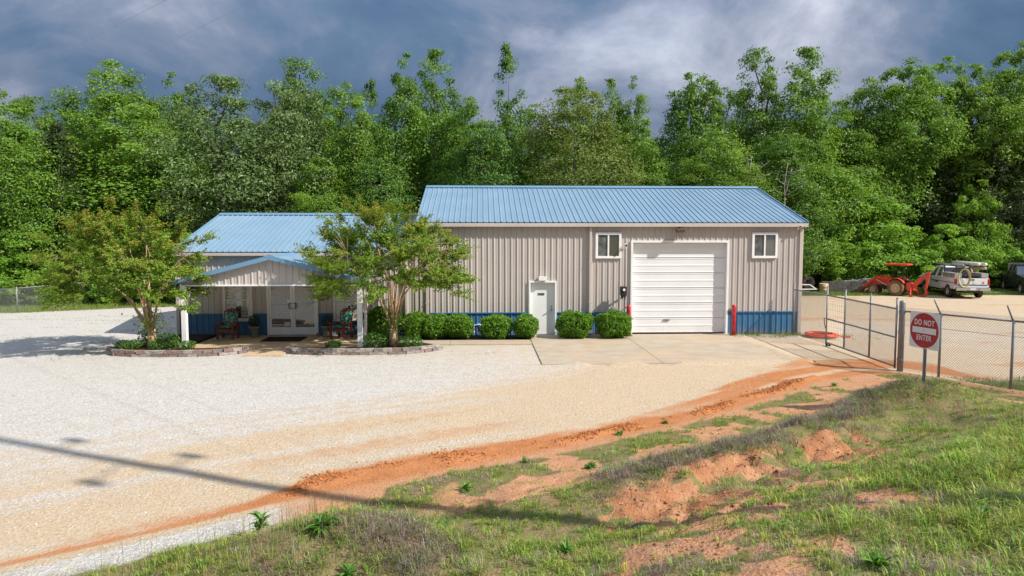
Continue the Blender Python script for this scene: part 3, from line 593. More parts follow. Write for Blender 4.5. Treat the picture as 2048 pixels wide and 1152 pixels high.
# hose reel on a wall bracket, meter box and tap
hr = MB().box(5.42, 5.66, YF-0.52, YF-0.30, 1.62, 1.98, 0.02).bar((5.54, YF-0.04, 1.5), (5.54, YF-0.32, 1.72), 0.06, 0.05).cyl((5.54, YF-0.52, 1.86), (5.54, YF-0.58, 1.86), 0.085, 16)
hro = hr.build('wall_bracket', M['black'], shop); MB().cyl((5.54, YF-0.58, 1.86), (5.54, YF-0.59, 1.86), 0.05, 16).build('hub', M['white'], hro)
MB().prism([(5.43, 1.64), (5.50, 1.45), (5.57, 1.64)], YF-0.46, YF-0.36).prism([(5.57, 1.64), (5.61, 1.43), (5.65, 1.64)], YF-0.46, YF-0.36).build('hanger', M['black'], hro)
MB().box(5.12, 5.32, YF-0.13, YF-0.036, 1.00, 1.13, 0.02).build('meter_box', simple('pale_green_box', (0.24, 0.29, 0.25), 0.6), shop)
MB().cyl((5.70, YF-0.03, 1.10), (5.76, YF-0.14, 1.13), 0.018, 8).bar((5.70, YF-0.13, 1.09), (5.82, YF-0.14, 1.16), 0.02, 0.02).build('tap', M['rust'], shop)
MB().box(9.98, 10.10, YF-0.16, YF-0.036, 0.98, 1.12, 0.02).build('keypad_box', M['barrel'], shop)
MB().tube([(-0.35, YF-0.06, 0.02), (-0.35, YF-0.06, 0.42), (-0.15, YF-0.06, 0.47), (-0.05, YF-0.06, 0.42), (-0.05, YF-0.06, 0.28)], 0.022, 8).build('vent_pipe', M['white'], shop)
for i, bx in enumerate((5.74, 9.93)):
    b = thing('bollard', (bx, 27.55, 0.045), 'red steel bollard '+('left' if i == 0 else 'right')+' of the white garage door', 'bollard', 'red bollards at the garage door')
    MB().lathe([(0.085, 0.0), (0.085, 1.12), (0.08, 1.17), (0.055, 1.205), (0.001, 1.22)], (0,0,0), 18).build('post', M['red'], b, True, True)
    MB().box(-0.13, 0.13, -0.13, 0.13, 0.0, 0.02).build('base_plate', M['rust'], b, True)

# ------------------------------------------------------------------ the office wing with its porch
OX0, OX1, OYF, OYB, OEV, ORG, OYR = -11.92, -2.50, 28.12, 38.6, 3.34, 4.90, 33.4
office = thing('office_wing', (OX0, OYF, 0), 'low taupe and blue office wing with blue roof and gabled porch', 'building')
W1, W2, DR = (-10.09, -9.05, 0.72, 2.20), (-5.83, -4.79, 0.72, 2.20), (-8.40, -6.50, -1, 2.17)
ribbed('wall_sheet', M['wallw'], office, OX0, OX1, 0.92, OEV-0.02, lambda u, v, d: (u, OYF-d, v), (W1, W2, DR), hi=0.03)
ribbed('wainscot_sheet', M['blue'], office, OX0, OX1, 0.02, 0.90, lambda u, v, d: (u, OYF-0.004-d, v), (W1, W2, DR), hi=0.03)
osl = (ORG-OEV)/(OYR-OYF); og = lambda y: OEV+osl*(min(y, 2*OYR-y)-OYF)-0.03
ribbed('wall_sheet', M['wallw'], office, OYF+0.01, OYB, 0.02, og, lambda u, v, d: (OX0-d, u, v))
ribbed('wall_sheet', M['wallw'], office, OX0, OX1, 0.02, OEV-0.02, lambda u, v, d: (u, OYB+d, v))
ys1 = OYF-0.16; z_o = ORG-osl*(OYR-ys1); L2 = math.hypot(OYR-ys1, osl*(OYR-ys1)); c2, s2 = (OYR-ys1)/L2, osl*(OYR-ys1)/L2
ribbed('roof_sheet', M['roof'], office, OX0-0.12, OX1, 0, L2, lambda u, v, d: (u, ys1+v*c2-d*s2, z_o+0.05+v*s2+d*c2), phase=0.02, hi=0.027)
ribbed('roof_sheet', M['roof'], office, OX0-0.12, OX1, 0, L2, lambda u, v, d: (u, 2*OYR-(ys1+v*c2-d*s2), z_o+0.05+v*s2+d*c2), phase=0.02, hi=0.027)
MB().prism([(OYR-0.24, ORG+0.02), (OYR-0.21, ORG+0.075), (OYR, ORG+0.12), (OYR+0.21, ORG+0.075), (OYR+0.24, ORG+0.02)], OX0-0.13, OX1, 'X').build('ridge_cap', M['rooftrim'], office)
for s in (1, -1): MB().bar((OX0-0.137, OYR-s*(OYR-ys1+0.02), z_o+0.01), (OX0-0.137, OYR, ORG+0.02), 0.03, 0.16).build('rake_trim', M['rooftrim'], office)
MB().box(OX0-0.12, OX1-0.003, ys1-0.055, ys1+0.045, z_o-0.10, z_o+0.012, 0.012).build('gutter', M['trim'], office)
MB().box(OX0+0.02, OX1-0.02, ys1-0.01, OYF, z_o+0.012, z_o+0.046).build('eave_closure', M['dark'], office)
for xa in (OX0, OX1-0.14): MB().box(xa-0.02, xa+0.10, OYF-0.06, OYF+0.1, 0, OEV-0.06, 0.008).build('corner_trim', M['trim'], office)
for a, b in ((OX0+0.1, W1[0]-0.05), (W1[1]+0.05, DR[0]-0.06), (DR[1]+0.06, W2[0]-0.05), (W2[1]+0.05, OX1-0.15)): MB().box(a, b, OYF-0.054, OYF-0.002, 0.885, 0.93, 0.006).build('wainscot_cap', M['bluetrim'], office)
MB().box(-3.05, -2.95, OYF-0.13, OYF-0.035, 0.1, z_o-0.1, 0.01).build('downspout', M['trim'], office)
def hung_window(parent, x0, x1, z0, z1, y):
    f = MB(); f.box(x0-0.05, x0+0.05, y-0.07, y+0.05, z0-0.06, z1+0.04, 0.006).box(x1-0.05, x1+0.05, y-0.07, y+0.05, z0-0.06, z1+0.04, 0.006)
    f.box(x0+0.051, x1-0.051, y-0.07, y+0.05, z0-0.06, z0+0.03, 0.006).box(x0+0.051, x1-0.051, y-0.07, y+0.05, z1-0.05, z1+0.04, 0.006)
    w_ = f.build('window', M['cream'], parent); zm = (z0+z1)/2
    MB().box(x0+0.051, x1-0.051, y-0.055, y+0.02, zm-0.03, zm+0.03).build('meeting_rail', M['cream'], w_)
    MB().box(x0+0.04, x1-0.04, y-0.004, y+0.002, zm, z1-0.04).build('pane', M['glass'], w_); MB().box(x0+0.04, x1-0.04, y-0.024, y-0.018, z0+0.02, zm).build('pane', M['glass'], w_)
    for q in range(1, 3): xx = x0+(x1-x0)*q/3; MB().box(xx-0.011, xx+0.011, y-0.025, y-0.005, zm+0.03, z1-0.05).build('muntin', M['cream'], w_)
    MB().box(x0+0.05, x1-0.05, y-0.026, y-0.0055, (zm+z1)/2-0.011, (zm+z1)/2+0.011).build('muntin', M['cream'], w_)
    for sx in (0, 1):
        xa = x0+0.06 if sx == 0 else x0+(x1-x0)*0.60; xb = x0+(x1-x0)*0.44 if sx == 0 else x1-0.06
        m = MB(); z = z0+0.06
        while z < z1-0.08:
            yo = -0.0045 if z > zm else -0.0245
            if not (zm-0.05 < z < zm+0.04): m.quad((xa, y+yo-0.001, z), (xb, y+yo-0.001, z), (xb, y+yo-0.003, z+0.034), (xa, y+yo-0.003, z+0.034))
            z += 0.058
        m.build('blind', M['blind'], w_)
    MB().box(x0-0.07, x1+0.07, y-0.10, y-0.02, z0-0.10, z0-0.062, 0.006).build('sill', M['cream'], w_)
hung_window(office, *W1, OYF); hung_window(office, *W2, OYF)
dd = MB(); dd.box(-8.44, -8.37, OYF-0.09, OYF+0.08, 0.07, 2.20, 0.006).box(-6.53, -6.46, OYF-0.09, OYF+0.08, 0.07, 2.20, 0.006).box(-8.369, -6.531, OYF-0.09, OYF+0.08, 2.10, 2.20, 0.006)
ddo = dd.build('entry_doors', M['white'], office); tag(ddo, label='double glass entry doors in white aluminium frames')
for sx, (xa, xb) in enumerate(((-8.365, -7.455), (-7.445, -6.535))):
    st = MB(); w = 0.085
    st.box(xa, xa+w, OYF-0.04, OYF+0.01, 0.09, 2.095, 0.004).box(xb-w, xb, OYF-0.04, OYF+0.01, 0.09, 2.095, 0.004)
    st.box(xa+w+0.001, xb-w-0.001, OYF-0.04, OYF+0.01, 0.09, 0.38, 0.004).box(xa+w+0.001, xb-w-0.001, OYF-0.04, OYF+0.01, 2.0, 2.095, 0.004)
    st.build('door_frame', M['white'], ddo)
    MB().box(xa+w, xb-w, OYF-0.018, OYF-0.012, 0.38, 2.0).build('pane', M['doorglass'], ddo)
    MB().box(xa+w, xb-w, OYF-0.026, OYF-0.019, 1.105, 1.122).build('push_bar', M['alu'], ddo)
    xh = xb-0.05 if sx == 0 else xa+0.05; sg = -1 if sx == 0 else 1
    MB().tube([(xh, OYF-0.03, 1.33), (xh, OYF-0.11, 1.33), (xh+sg*0.07, OYF-0.12, 1.32), (xh+sg*0.075, OYF-0.12, 1.14), (xh, OYF-0.11, 1.12), (xh, OYF-0.03, 1.12)], 0.017, 8).build('door_handle', M['black'], ddo)
MB().box(-7.66, -7.55, OYF-0.03, OYF-0.0195, 1.34, 1.47).build('notice_paper', M['signwhite'], ddo)
MB().box(-7.80, -7.57, OYF-0.03, OYF-0.0195, 0.42, 0.58).build('notice_sheet', M['alu'], ddo)
MB().box(-8.37, -6.53, OYF-0.12, OYF+0.02, 0.071, 0.09).build('threshold', M['steel'], ddo)
# porch
PY, PXA, PXB, PXC, PZE, PZP = 24.9, -10.47, -4.17, -7.32, 2.40, 3.22
pr = MB(); po = pr.box(PXA+0.05, PXB-0.05, PY-0.06, PY+0.10, 2.235, 2.285, 0.004).build('porch', M['white'], office); tag(po, label='gabled entrance porch on two white posts')
psl = (PZP-PZE)/(PXC-PXA); pg = lambda x: PZE+psl*(min(x, 2*PXC-x)-PXA)-0.02
ribbed('gable_sheet', M['wallw'], po, PXA+0.1, PXB-0.1, 2.286, pg, lambda u, v, d: (u, PY-d, v), phase=-7.32+0.03)
for sx in (-1, 1):
    Lp = math.hypot(PXC-PXA+0.14, psl*(PXC-PXA+0.14)); cp, sp_ = (PXC-PXA+0.14)/Lp, psl*(PXC-PXA+0.14)/Lp; zs = PZE-psl*0.14
    ribbed('roof_sheet', M['roof'], po, PY-0.16, OYF-0.17, 0, Lp, (lambda sx: lambda u, v, d: (PXC+sx*(PXC-PXA+0.14-v*cp)+sx*d*sp_, u, zs+0.05+v*sp_+d*cp))(sx), phase=0.1, hi=0.03)
    MB().bar((PXC+sx*(PXC-PXA+0.15), PY-0.175, zs), (PXC+sx*0.008, PY-0.175, PZP+0.045-0.04), 0.035, 0.15).build('rake_trim', M['rooftrim'], po)
    MB().box(min(PXC+sx*3.22, PXC+sx*3.30), max(PXC+sx*3.22, PXC+sx*3.30), PY-0.14, OYF-0.06, zs-0.07, zs+0.045, 0.006).build('fascia', M['trim'], po)
MB().prism([(PXC-0.2, PZP+0.005), (PXC-0.19, PZP+0.05), (PXC, PZP+0.115), (PXC+0.19, PZP+0.05), (PXC+0.2, PZP+0.005)], PY-0.195, OYF-0.23).build('ridge_cap', M['rooftrim'], po)
MB().box(PXA+0.06, PXB-0.06, PY+0.102, OYF-0.06, 2.29, 2.33).build('ceiling', M['white'], po)
for xx in (-10.33, -4.29): MB().box(xx-0.085, xx+0.085, PY-0.06, PY+0.11, 0.03, 2.234, 0.01).build('post', M['white'], po)
MB().box(-4.17, -4.08, PY+0.12, PY+0.21, 0.0, 2.3, 0.01).build('downspout', M['trim'], po)
MB().box(-4.20, -4.05, PY-0.02, PY+0.115, 0.02, 0.24, 0.015).build('drain_boot', M['white'], po); MB().cyl((-10.46, PY-0.1, 0.02), (-10.46, PY-0.1, 0.25), 0.06, 12).build('drain_boot', M['white'], po)
# ------------------------------------------------------------------ leaves
def leaf_verts(P, N, size, aspect=1.9, fold=0.18, seed=0, tang=None):
    r = np.random.default_rng(seed); n = len(P); N = N/np.maximum(np.linalg.norm(N, axis=1, keepdims=True), 1e-6)
    T = r.normal(size=(n, 3)) if tang is None else tang
    T = T-N*np.sum(T*N, 1, keepdims=True); T /= np.maximum(np.linalg.norm(T, axis=1, keepdims=True), 1e-6); B = np.cross(N, T)
    L = size[:, None]; w = L/aspect
    v0 = P-T*L*0.5; v2 = P+T*L*0.5-N*L*0.12; v1 = P+B*w*0.5+N*L*fold*0.5; v3 = P-B*w*0.5+N*L*fold*0.5
    V = np.stack([v0, v1, v2, v3], 1).reshape(-1, 3); b = np.arange(n)*4
    F = np.concatenate([np.stack([b, b+1, b+2], 1), np.stack([b, b+2, b+3], 1)]); return V, F
def leaf_mesh(name, P, N, size, tint, mat, aspect=1.9, seed=0, tip=None, tang=None):
    V, F = leaf_verts(P, N, size, aspect, 0.2, seed, tang); at = {'tint': np.repeat(tint, 4)}
    if tip is not None: at['tip'] = np.repeat(tip, 4)
    return np_mesh(name, V, F, mat, at)
def crown_points(kind, H, zb, w, ncl, nlf, seed, lf):
    """leaf points of one crown: clumps spread inside an uneven envelope"""
    r = np.random.default_rng(seed); cl = []; lean = r.normal(0, 0.25, 2)
    lob = [(r.uniform(0, 6.28), r.uniform(0.15, 0.85), r.uniform(0.6, 1.4)) for _ in range(9)]
    lead = [(0.0, 0.0, 1.0)]+[(w*r.uniform(0.22, 0.55)*math.cos(q), w*r.uniform(0.22, 0.55)*math.sin(q), r.uniform(0.76, 0.96)) for q in r.uniform(0, 6.28, 4)]
    forked = kind in ('gum', 'oak')
    while len(cl) < ncl:
        h = r.uniform(0, 1); a = r.uniform(0, 6.283); lx = ly = 0.0; hh = h
        if forked:                                # several leaders make a ragged top
            lx, ly, lt = lead[r.integers(0, 5)]; hh = h; top = lt
            if h > lt: continue
        if kind == 'gum': e = min(1, (h+0.12)/0.40)**0.6*(1-h)**0.5*1.12
        elif kind == 'oak': e = math.sqrt(max(0, 1-((h-0.42)/0.60)**2))
        elif kind == 'dome': e = math.sqrt(max(0, 1-(max(0, h-0.12)/0.90)**2))
        elif kind == 'cedar': e = (1-h)**0.8*min(1, (h+0.05)/0.12)+0.04
        elif kind == 'poplar': e = (1-h)**0.55*0.62*min(1, (h+0.15)/0.4)+0.09
        else: e = math.sqrt(max(0, 1-((h-0.36)/0.66)**2))
        e *= 1+0.40*sum(math.cos(a-la)*math.exp(-((h-lh)/0.13)**2)*ls for la, lh, ls in lob)*0.55
        if forked:
            f = min(1, max(0, (h-0.45)/0.4)); f = f*f*(3-2*f); tip = max(0.05, min(1.0, (top-h)/0.30))
            f *= (1.0 if kind == 'gum' else 0.55); e = e*(1-f)+f*0.62*tip**0.7; lx *= f; ly *= f
        if r.random() > 0.25+0.75*min(1, e): continue
        q = (0.38+0.62*r.random()**0.5)*e*w
        cl.append((lean[0]*h+lx+q*math.cos(a), lean[1]*h+ly+q*math.sin(a), zb+(H-zb)*h, h, a))
    cl = np.array(cl); n = len(cl); cr = r.uniform(0.45, 1.1, n)*(0.062*(H-zb)+0.12*w)*np.where(cl[:, 3] > 0.7, 0.62, 1)*(0.7 if kind == 'cedar' else 1)*(0.9 if kind == 'poplar' else 1)
    k = r.integers(0, n, nlf); d = r.normal(size=(nlf, 3)); d /= np.linalg.norm(d, axis=1, keepdims=True)
    rad = r.random(nlf)**0.40; d[:, 2] = np.abs(d[:, 2])*np.where(r.random(nlf) < 0.72, 1, -1)
    P = cl[k, :3]+d*(cr[k]*rad)[:, None]*np.array([1, 1, 0.72])+r.normal(0, 0.05, (nlf, 3))
    P[:, 2] = np.clip(P[:, 2], 0.15*zb if kind == 'bush' else 0.3*zb, H)
    out = P.copy(); out[:, 2] = 0; out /= np.maximum(np.linalg.norm(out, axis=1, keepdims=True), 0.3)
    N = d*0.7+out*0.45+np.array([0, 0, 0.55])+r.normal(0, 0.42, (nlf, 3))
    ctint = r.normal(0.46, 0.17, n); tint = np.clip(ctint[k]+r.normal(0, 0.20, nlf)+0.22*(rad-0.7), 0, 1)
    size = lf*r.uniform(0.6, 1.35, nlf); return P, N, size, tint, cl, cr
def trunk_mb(H, zb, w, cl, r0, seed, nb=14):
    r = random.Random(seed); m = MB(); top = H*0.86
    path = []; x = y = 0.0
    for i in range(7): path.append((x, y, top*i/6)); x += r.uniform(-0.12, 0.12)*H/14; y += r.uniform(-0.12, 0.12)*H/14
    m.tube(path, [r0*(1.25 if i == 0 else 1)*(1-0.88*i/6) for i in range(7)], 8)
    for j in r.sample(range(len(cl)), min(nb, len(cl))):
        c = cl[j]; z0 = max(0.2*H, c[2]-0.25*H*r.uniform(0.4, 0.9)); z0 = min(z0, top*0.95); f = z0/top*6; i = min(5, int(f)); t = f-i
        b = Vector(path[i]).lerp(Vector(path[i+1]), t); e = Vector(c[:3]); mid = b.lerp(e, 0.5)+Vector((0, 0, -0.05*H*r.random()))
        m.tube([b, mid, e], [r0*0.36*(1-0.7*z0/top)+0.02, r0*0.2+0.01, 0.015], 5)
    return m
PROTO = {}
def proto(key, kind, H, zb, w, ncl, nlf, lf, mat, seed, r0, aspect=1.7, bark='bark', nb=14):
    P, N, size, tint, cl, cr = crown_points(kind, H, zb, w, ncl, nlf, seed, lf)
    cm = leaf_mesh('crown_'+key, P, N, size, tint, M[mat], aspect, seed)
    tm = trunk_mb(H, zb, w, cl, r0, seed, nb).mesh('trunk_'+key, M[bark], smooth=True); PROTO[key] = (cm, tm, H, w)
proto('gum_a', 'gum', 15, 1.2, 2.9, 345, 33800, 0.175, 'gum', 1, 0.20)
proto('gum_b', 'gum', 15, 1.5, 3.0, 368, 35100, 0.175, 'gum', 2, 0.22)
proto('gum_c', 'gum', 15, 1.5, 2.7, 287, 27300, 0.175, 'gum', 3, 0.18)
proto('tall_a', 'gum', 16, 5.2, 3.0, 287, 29900, 0.175, 'gum', 31, 0.20, nb=10)
proto('tall_b', 'oak', 16, 5.6, 3.1, 276, 28600, 0.175, 'gum', 32, 0.20, nb=10)
proto('oak_a', 'oak', 15, 1.8, 3.5, 368, 35100, 0.175, 'gum', 4, 0.26)
proto('oak_b', 'oak', 15, 2.0, 3.0, 241, 23400, 0.175, 'oak', 5, 0.22, nb=26)
proto('oak_c', 'oak', 13, 1.2, 3.0, 310, 28600, 0.175, 'oak', 6, 0.22, nb=24)
proto('greyoak_a', 'oak', 14, 1.0, 3.6, 330, 28000, 0.215, 'greyoak', 7, 0.28, 2.2)
proto('greyoak_b', 'oak', 14, 1.0, 3.2, 300, 25000, 0.215, 'greyoak', 8, 0.26, 2.2)
proto('dome', 'dome', 12.5, 0.8, 3.7, 330, 30000, 0.18, 'dome', 9, 0.28, 2.4)
proto('cedar', 'cedar', 10, 0.6, 2.3, 260, 20000, 0.17, 'cedar', 10, 0.16, 2.8)
proto('poplar', 'poplar', 16, 2.0, 2.6, 120, 9000, 0.2, 'oak', 11, 0.16)
proto('sap_a', 'oak', 7.3, 0.5, 2.9, 190, 19000, 0.18, 'sap', 12, 0.10, 1.8)
proto('sap_b', 'bush', 4.6, 0.25, 2.7, 160, 17000, 0.17, 'sap', 13, 0.08, 1.9)
proto('sap_c', 'bush', 4.2, 0.2, 2.6, 140, 15000, 0.175, 'gum', 14, 0.08, 1.9)
TREES = [
 (-27.6,43.0,11.9,2.3,'gum_a','bright leafy tree at the left edge behind the chain-link fence'),
 (-33.6,56.0,13.7,2.4,'oak_b','dark thin-crowned tree peeking over the bright tree at the left edge'),
 (-25.5,44.5,10.0,1.9,'cedar','dark conical cedar between the two bright left-hand trees'),
 (-26.1,53.0,15.5,3.5,'oak_a','tall round-topped tree, highest crown left of the office roof'),
 (-23.3,47.0,12.1,3.7,'gum_b','wide bright green tree above the left crepe myrtle'),
 (-23.9,57.0,15.5,2.2,'gum_c','slim tree top just right of the tall round-topped tree'),
 (-17.1,48.0,13.5,3.5,'greyoak_a','broad grey-green oak directly above the office ridge left end'),
 (-13.8,50.0,14.6,2.6,'greyoak_b','grey-green oak above the middle of the office roof'),
 (-13.9,56.0,16.5,2.8,'oak_b','dark green crown rising behind the grey-green oak over the office'),
 (-9.0,50.0,13.9,2.1,'gum_a','rounded green tree above the right crepe myrtle'),
 (-9.0,57.0,15.4,1.4,'poplar','thin spire in the skyline gap right of the office oaks'),
 (-5.9,51.0,15.8,2.0,'gum_c','left of the twin tall green trees above the shop roof left end'),
 (-3.2,51.0,16.0,2.2,'gum_b','right of the twin tall green trees above the shop roof left end'),
 (-1.0,48.0,12.7,1.9,'gum_a','low green tree between the twin tall trees and the thin spire tree'),
 (1.8,50.0,16.2,1.8,'poplar','tallest thin see-through spire tree above the shop roof'),
 (-0.1,46.0,11.0,1.9,'oak_c','dense green tree at the roof line under the thin spire tree'),
 (3.9,50.0,11.0,2.1,'gum_c','short green tree left of the olive dome-shaped oak'),
 (7.4,56.0,15.7,2.0,'gum_a','pointed top standing behind the olive dome-shaped oak'),
 (5.9,46.0,12.5,3.5,'dome','olive-yellow dome-shaped oak above the middle of the shop roof'),
 (10.0,56.0,15.2,1.4,'gum_b','narrow tree top right behind the olive dome-shaped oak'),
 (12.1,56.0,15.4,1.7,'gum_c','airy twin-topped tree between the olive oak and the big right-hand trees'),
 (10.6,47.0,9.9,2.3,'gum_a','bright green low tree right of the olive dome-shaped oak'),
 (14.7,50.0,15.1,2.6,'oak_c','green pointed tree above the garage door end of the shop roof'),
 (19.1,56.0,14.6,1.8,'oak_b','dark sparse tree top between two tall trees over the garage door'),
 (20.7,53.0,17.0,2.2,'oak_b','dark green tall tree above the right end of the shop ridge'),
 (15.4,46.0,10.0,2.6,'oak_a','leafy tree at the shop ridge right end, under the tall dark crown'),
 (24.0,53.0,16.8,3.0,'gum_b','tall bright tree above the right corner of the shop roof'),
 (20.2,48.0,10.8,2.5,'oak_c','vine-hung tree beside the right slope of the shop roof'),
 (27.6,54.5,12.8,2.3,'gum_c','lower crown in the dip right of the tall bright tree'),
 (30.7,56.5,16.0,2.4,'gum_a','left shoulder tree of the tall group over the red tractor'),
 (33.7,56.0,17.5,3.0,'tall_a','tall pale-leaved tree above the red tractor'),
 (37.4,57.0,17.4,2.4,'tall_b','tall tree above the white pickup'),
 (40.0,56.5,16.7,2.6,'tall_b','tree between the white pickup and the right edge skyline'),
 (42.8,56.0,18.9,2.8,'tall_a','tallest tree at the right edge of the wood'),
 (39.5,54.0,10.6,2.7,'cedar','dark cedar at the wood edge above the white pickup cab'),  # this and the next cedar enlarged, dark leaves stand in for inner shade
 (42.4,54.0,11.0,2.7,'cedar','dark cedar at the right edge behind the black pickup'),
 (36.4,56.0,9.6,3.2,'cedar','dark cedar added as shade in the gap between tractor and pickup'),  # added cedar, its dark leaf colour stands in for shade inside the wood
 (28.1,52.5,7.7,3.5,'sap_a','bright young tree behind the red tractor'),
 (25.5,52.0,4.6,2.9,'sap_b','leafy low tree beside the shop right corner'),
 (33.3,53.0,4.6,3.0,'sap_b','drooping bright bushy tree between tractor and pickup'),
 (37.7,53.0,8.0,1.8,'sap_a','small bright sapling crown above the white pickup'),
 (37.4,54.0,4.6,2.9,'sap_b','bushy tree directly behind the white pickup'),
 (41.2,53.5,4.0,2.6,'sap_a','bushy tree behind the black pickup'),
 (-26.8,42.5,4.7,2.2,'sap_a','bright yellow-green sapling behind the left fence'),
 (-24.2,44.0,3.1,1.9,'sap_b','low bushy tree behind the left crepe myrtle'),
 (-20.0,45.0,4.0,2.9,'sap_b','leafy bush between left crepe myrtle and office roof'),
 (-30.0,44.0,6.1,2.2,'sap_b','bushy tree cut by the left picture edge'),
]
tr = random.Random(5)
def tree(x, y, h, rad, key, label, group, name=None):
    cm, tm, H, w = PROTO[key]; base = {'cedar': 'cedar_tree', 'sap_a': 'young_tree', 'sap_b': 'bushy_tree', 'sap_c': 'bushy_tree', 'dome': 'oak_tree', 'greyoak_a': 'oak_tree', 'greyoak_b': 'oak_tree'}.get(key, 'forest_tree')
    t = thing(name or base, (x, y, -0.05), label, 'tree', group, tr.uniform(0, 6.28)); s = max(rad/w, 0.55*h/H); t.scale = (s, s, h/H)
    linkmesh('crown', cm, t); linkmesh('trunk', tm, t); return t
M['deadbark'] = bark_mat('dead_wood', (0.20, 0.18, 0.16), (0.34, 0.31, 0.28), 5.0)
def dead_tree(x, y, h, seed, label):
    r_ = random.Random(seed); t = thing('dead_tree', (x, y, 0), label, 'tree', 'bare dead trees at the wood edge'); m = MB(); p = Vector((0, 0, 0)); path = [p]
    for i in range(6): p = p+Vector((r_.uniform(-0.18, 0.18), r_.uniform(-0.1, 0.1), h/6)); path.append(p)
    m.tube(path, [0.10*(1-0.85*i/6) for i in range(7)], 7); m.build('trunk', M['deadbark'], t, True, True); b = MB()
    for i in range(16):
        k_ = r_.randrange(2, 6); s_ = path[k_].lerp(path[k_+1], r_.random()); a = r_.uniform(0, 6.28); l = r_.uniform(0.5, 1.5); e = s_+Vector((math.cos(a)*l, math.sin(a)*l*0.6-0.2, r_.uniform(0.1, 0.9))); mid = s_.lerp(e, 0.55)+Vector((0, 0, -0.08)); b.tube([s_, mid, e], [0.03, 0.02, 0.006], 5)
        for j in range(2): q = mid.lerp(e, r_.random()); b.tube([q, q+Vector((r_.uniform(-.45, .45), r_.uniform(-.3, .1), r_.uniform(0.05, 0.5)))], [0.012, 0.004], 4)
    b.build('branch', M['deadbark'], t, True, True); return t
for x, y, h, rad, key, label in TREES: tree(x, y, h*(1.045 if h > 8 else 1.0)+0.2, rad*1.22, key, label, 'trees along the wood edge')
dead_tree(19.6, 44.9, 8.6, 3, 'bare grey dead tree beside the right slope of the shop roof')
dead_tree(16.6, 44.4, 8.9, 5, 'bare grey snag rising behind the shop ridge right end')
# deeper rows of the wood, seen only as tops and gaps between the named trees
keys = ['gum_a', 'oak_b', 'gum_b', 'oak_c', 'gum_c', 'oak_a', 'greyoak_a']
k = 0
for row, (yy, hh, st) in enumerate(((60.5, 14.2, 4.2), (66, 15.0, 5.0))):
    x = -46.0+row*1.7
    while x < 62:
        tree(x+tr.uniform(-1, 1), yy+tr.uniform(-2, 2), hh*tr.uniform(0.86, 1.06), tr.uniform(2.8, 3.6), keys[k % 7], 'green tree deep in the wood behind the front rows', 'trees deep in the wood'); k += 1; x += st*tr.uniform(0.85, 1.15)
# mid-row fillers that close the foot of the wood
FILL = [(-31, 48, 9.5, 'at the left picture edge behind the fence'), (-20.5, 50, 10.5, 'between the wide bright tree and the grey-green oak'), (-25, 50.5, 9.0, 'behind the wide bright left-hand tree'), (-10.5, 47, 9.0, 'over the right half of the office roof'), (-6.5, 47.5, 9.5, 'under the left twin tall tree'), (2.5, 47.5, 8.5, 'left of the olive oak at the roof line'), (12.8, 48.5, 9.5, 'over the left side of the garage door roof'), (17.6, 49, 9.2, 'near the right end of the shop ridge'), (24.5, 55.5, 9.8, 'behind the low tree beside the shop corner'), (28.8, 56.5, 10.0, 'behind the bright young tree by the tractor'), (42.5, 57, 11, 'behind the black pickup'), (22.0, 51.8, 7.0, 'close beside the shop right roof slope')]
for x, y, h, wh in FILL: tree(x, y, h, 2.6, keys[k % 6], 'mid-height green tree '+wh, 'trees filling the wood'); k += 1
EDGEB = [(16.5, 46.5, 3.2, 'hidden low behind the shop right end'), (19.6, 48.2, 3.4, 'at the shop right corner, behind the trailer'), (22.2, 51.0, 3.0, 'between trailer and barrel'), (25.2, 53.2, 4.0, 'behind the timber stack'), (29.6, 52.6, 3.2, 'just right of the tractor'), (34.0, 52.6, 3.6, 'behind the white pickup bed'), (38.6, 53.0, 3.4, 'between the two pickups'), (42.5, 52.0, 4.0, 'behind the black pickup'),
         (-22.2, 42.4, 2.2, 'behind the farther left fence post'), (-24.9, 41.8, 2.0, 'between the two left fence posts'), (-27.9, 40.9, 2.2, 'behind the nearer left fence post'), (-31, 40.5, 3.0, 'at the left picture edge behind the fence'), (-18.5, 43.4, 2.8, 'left behind the crepe myrtle crown'), (-16, 42.5, 2.6, 'behind the office left rear corner'), (-14.3, 41.3, 2.4, 'beside the office left wall')]
for i, (x, y, h, wh) in enumerate(EDGEB): tree(x, y, h, h*0.62, ('sap_b', 'sap_c')[i % 2], 'leafy undergrowth bush '+wh, 'undergrowth bushes at the wood edge', 'undergrowth_bush')

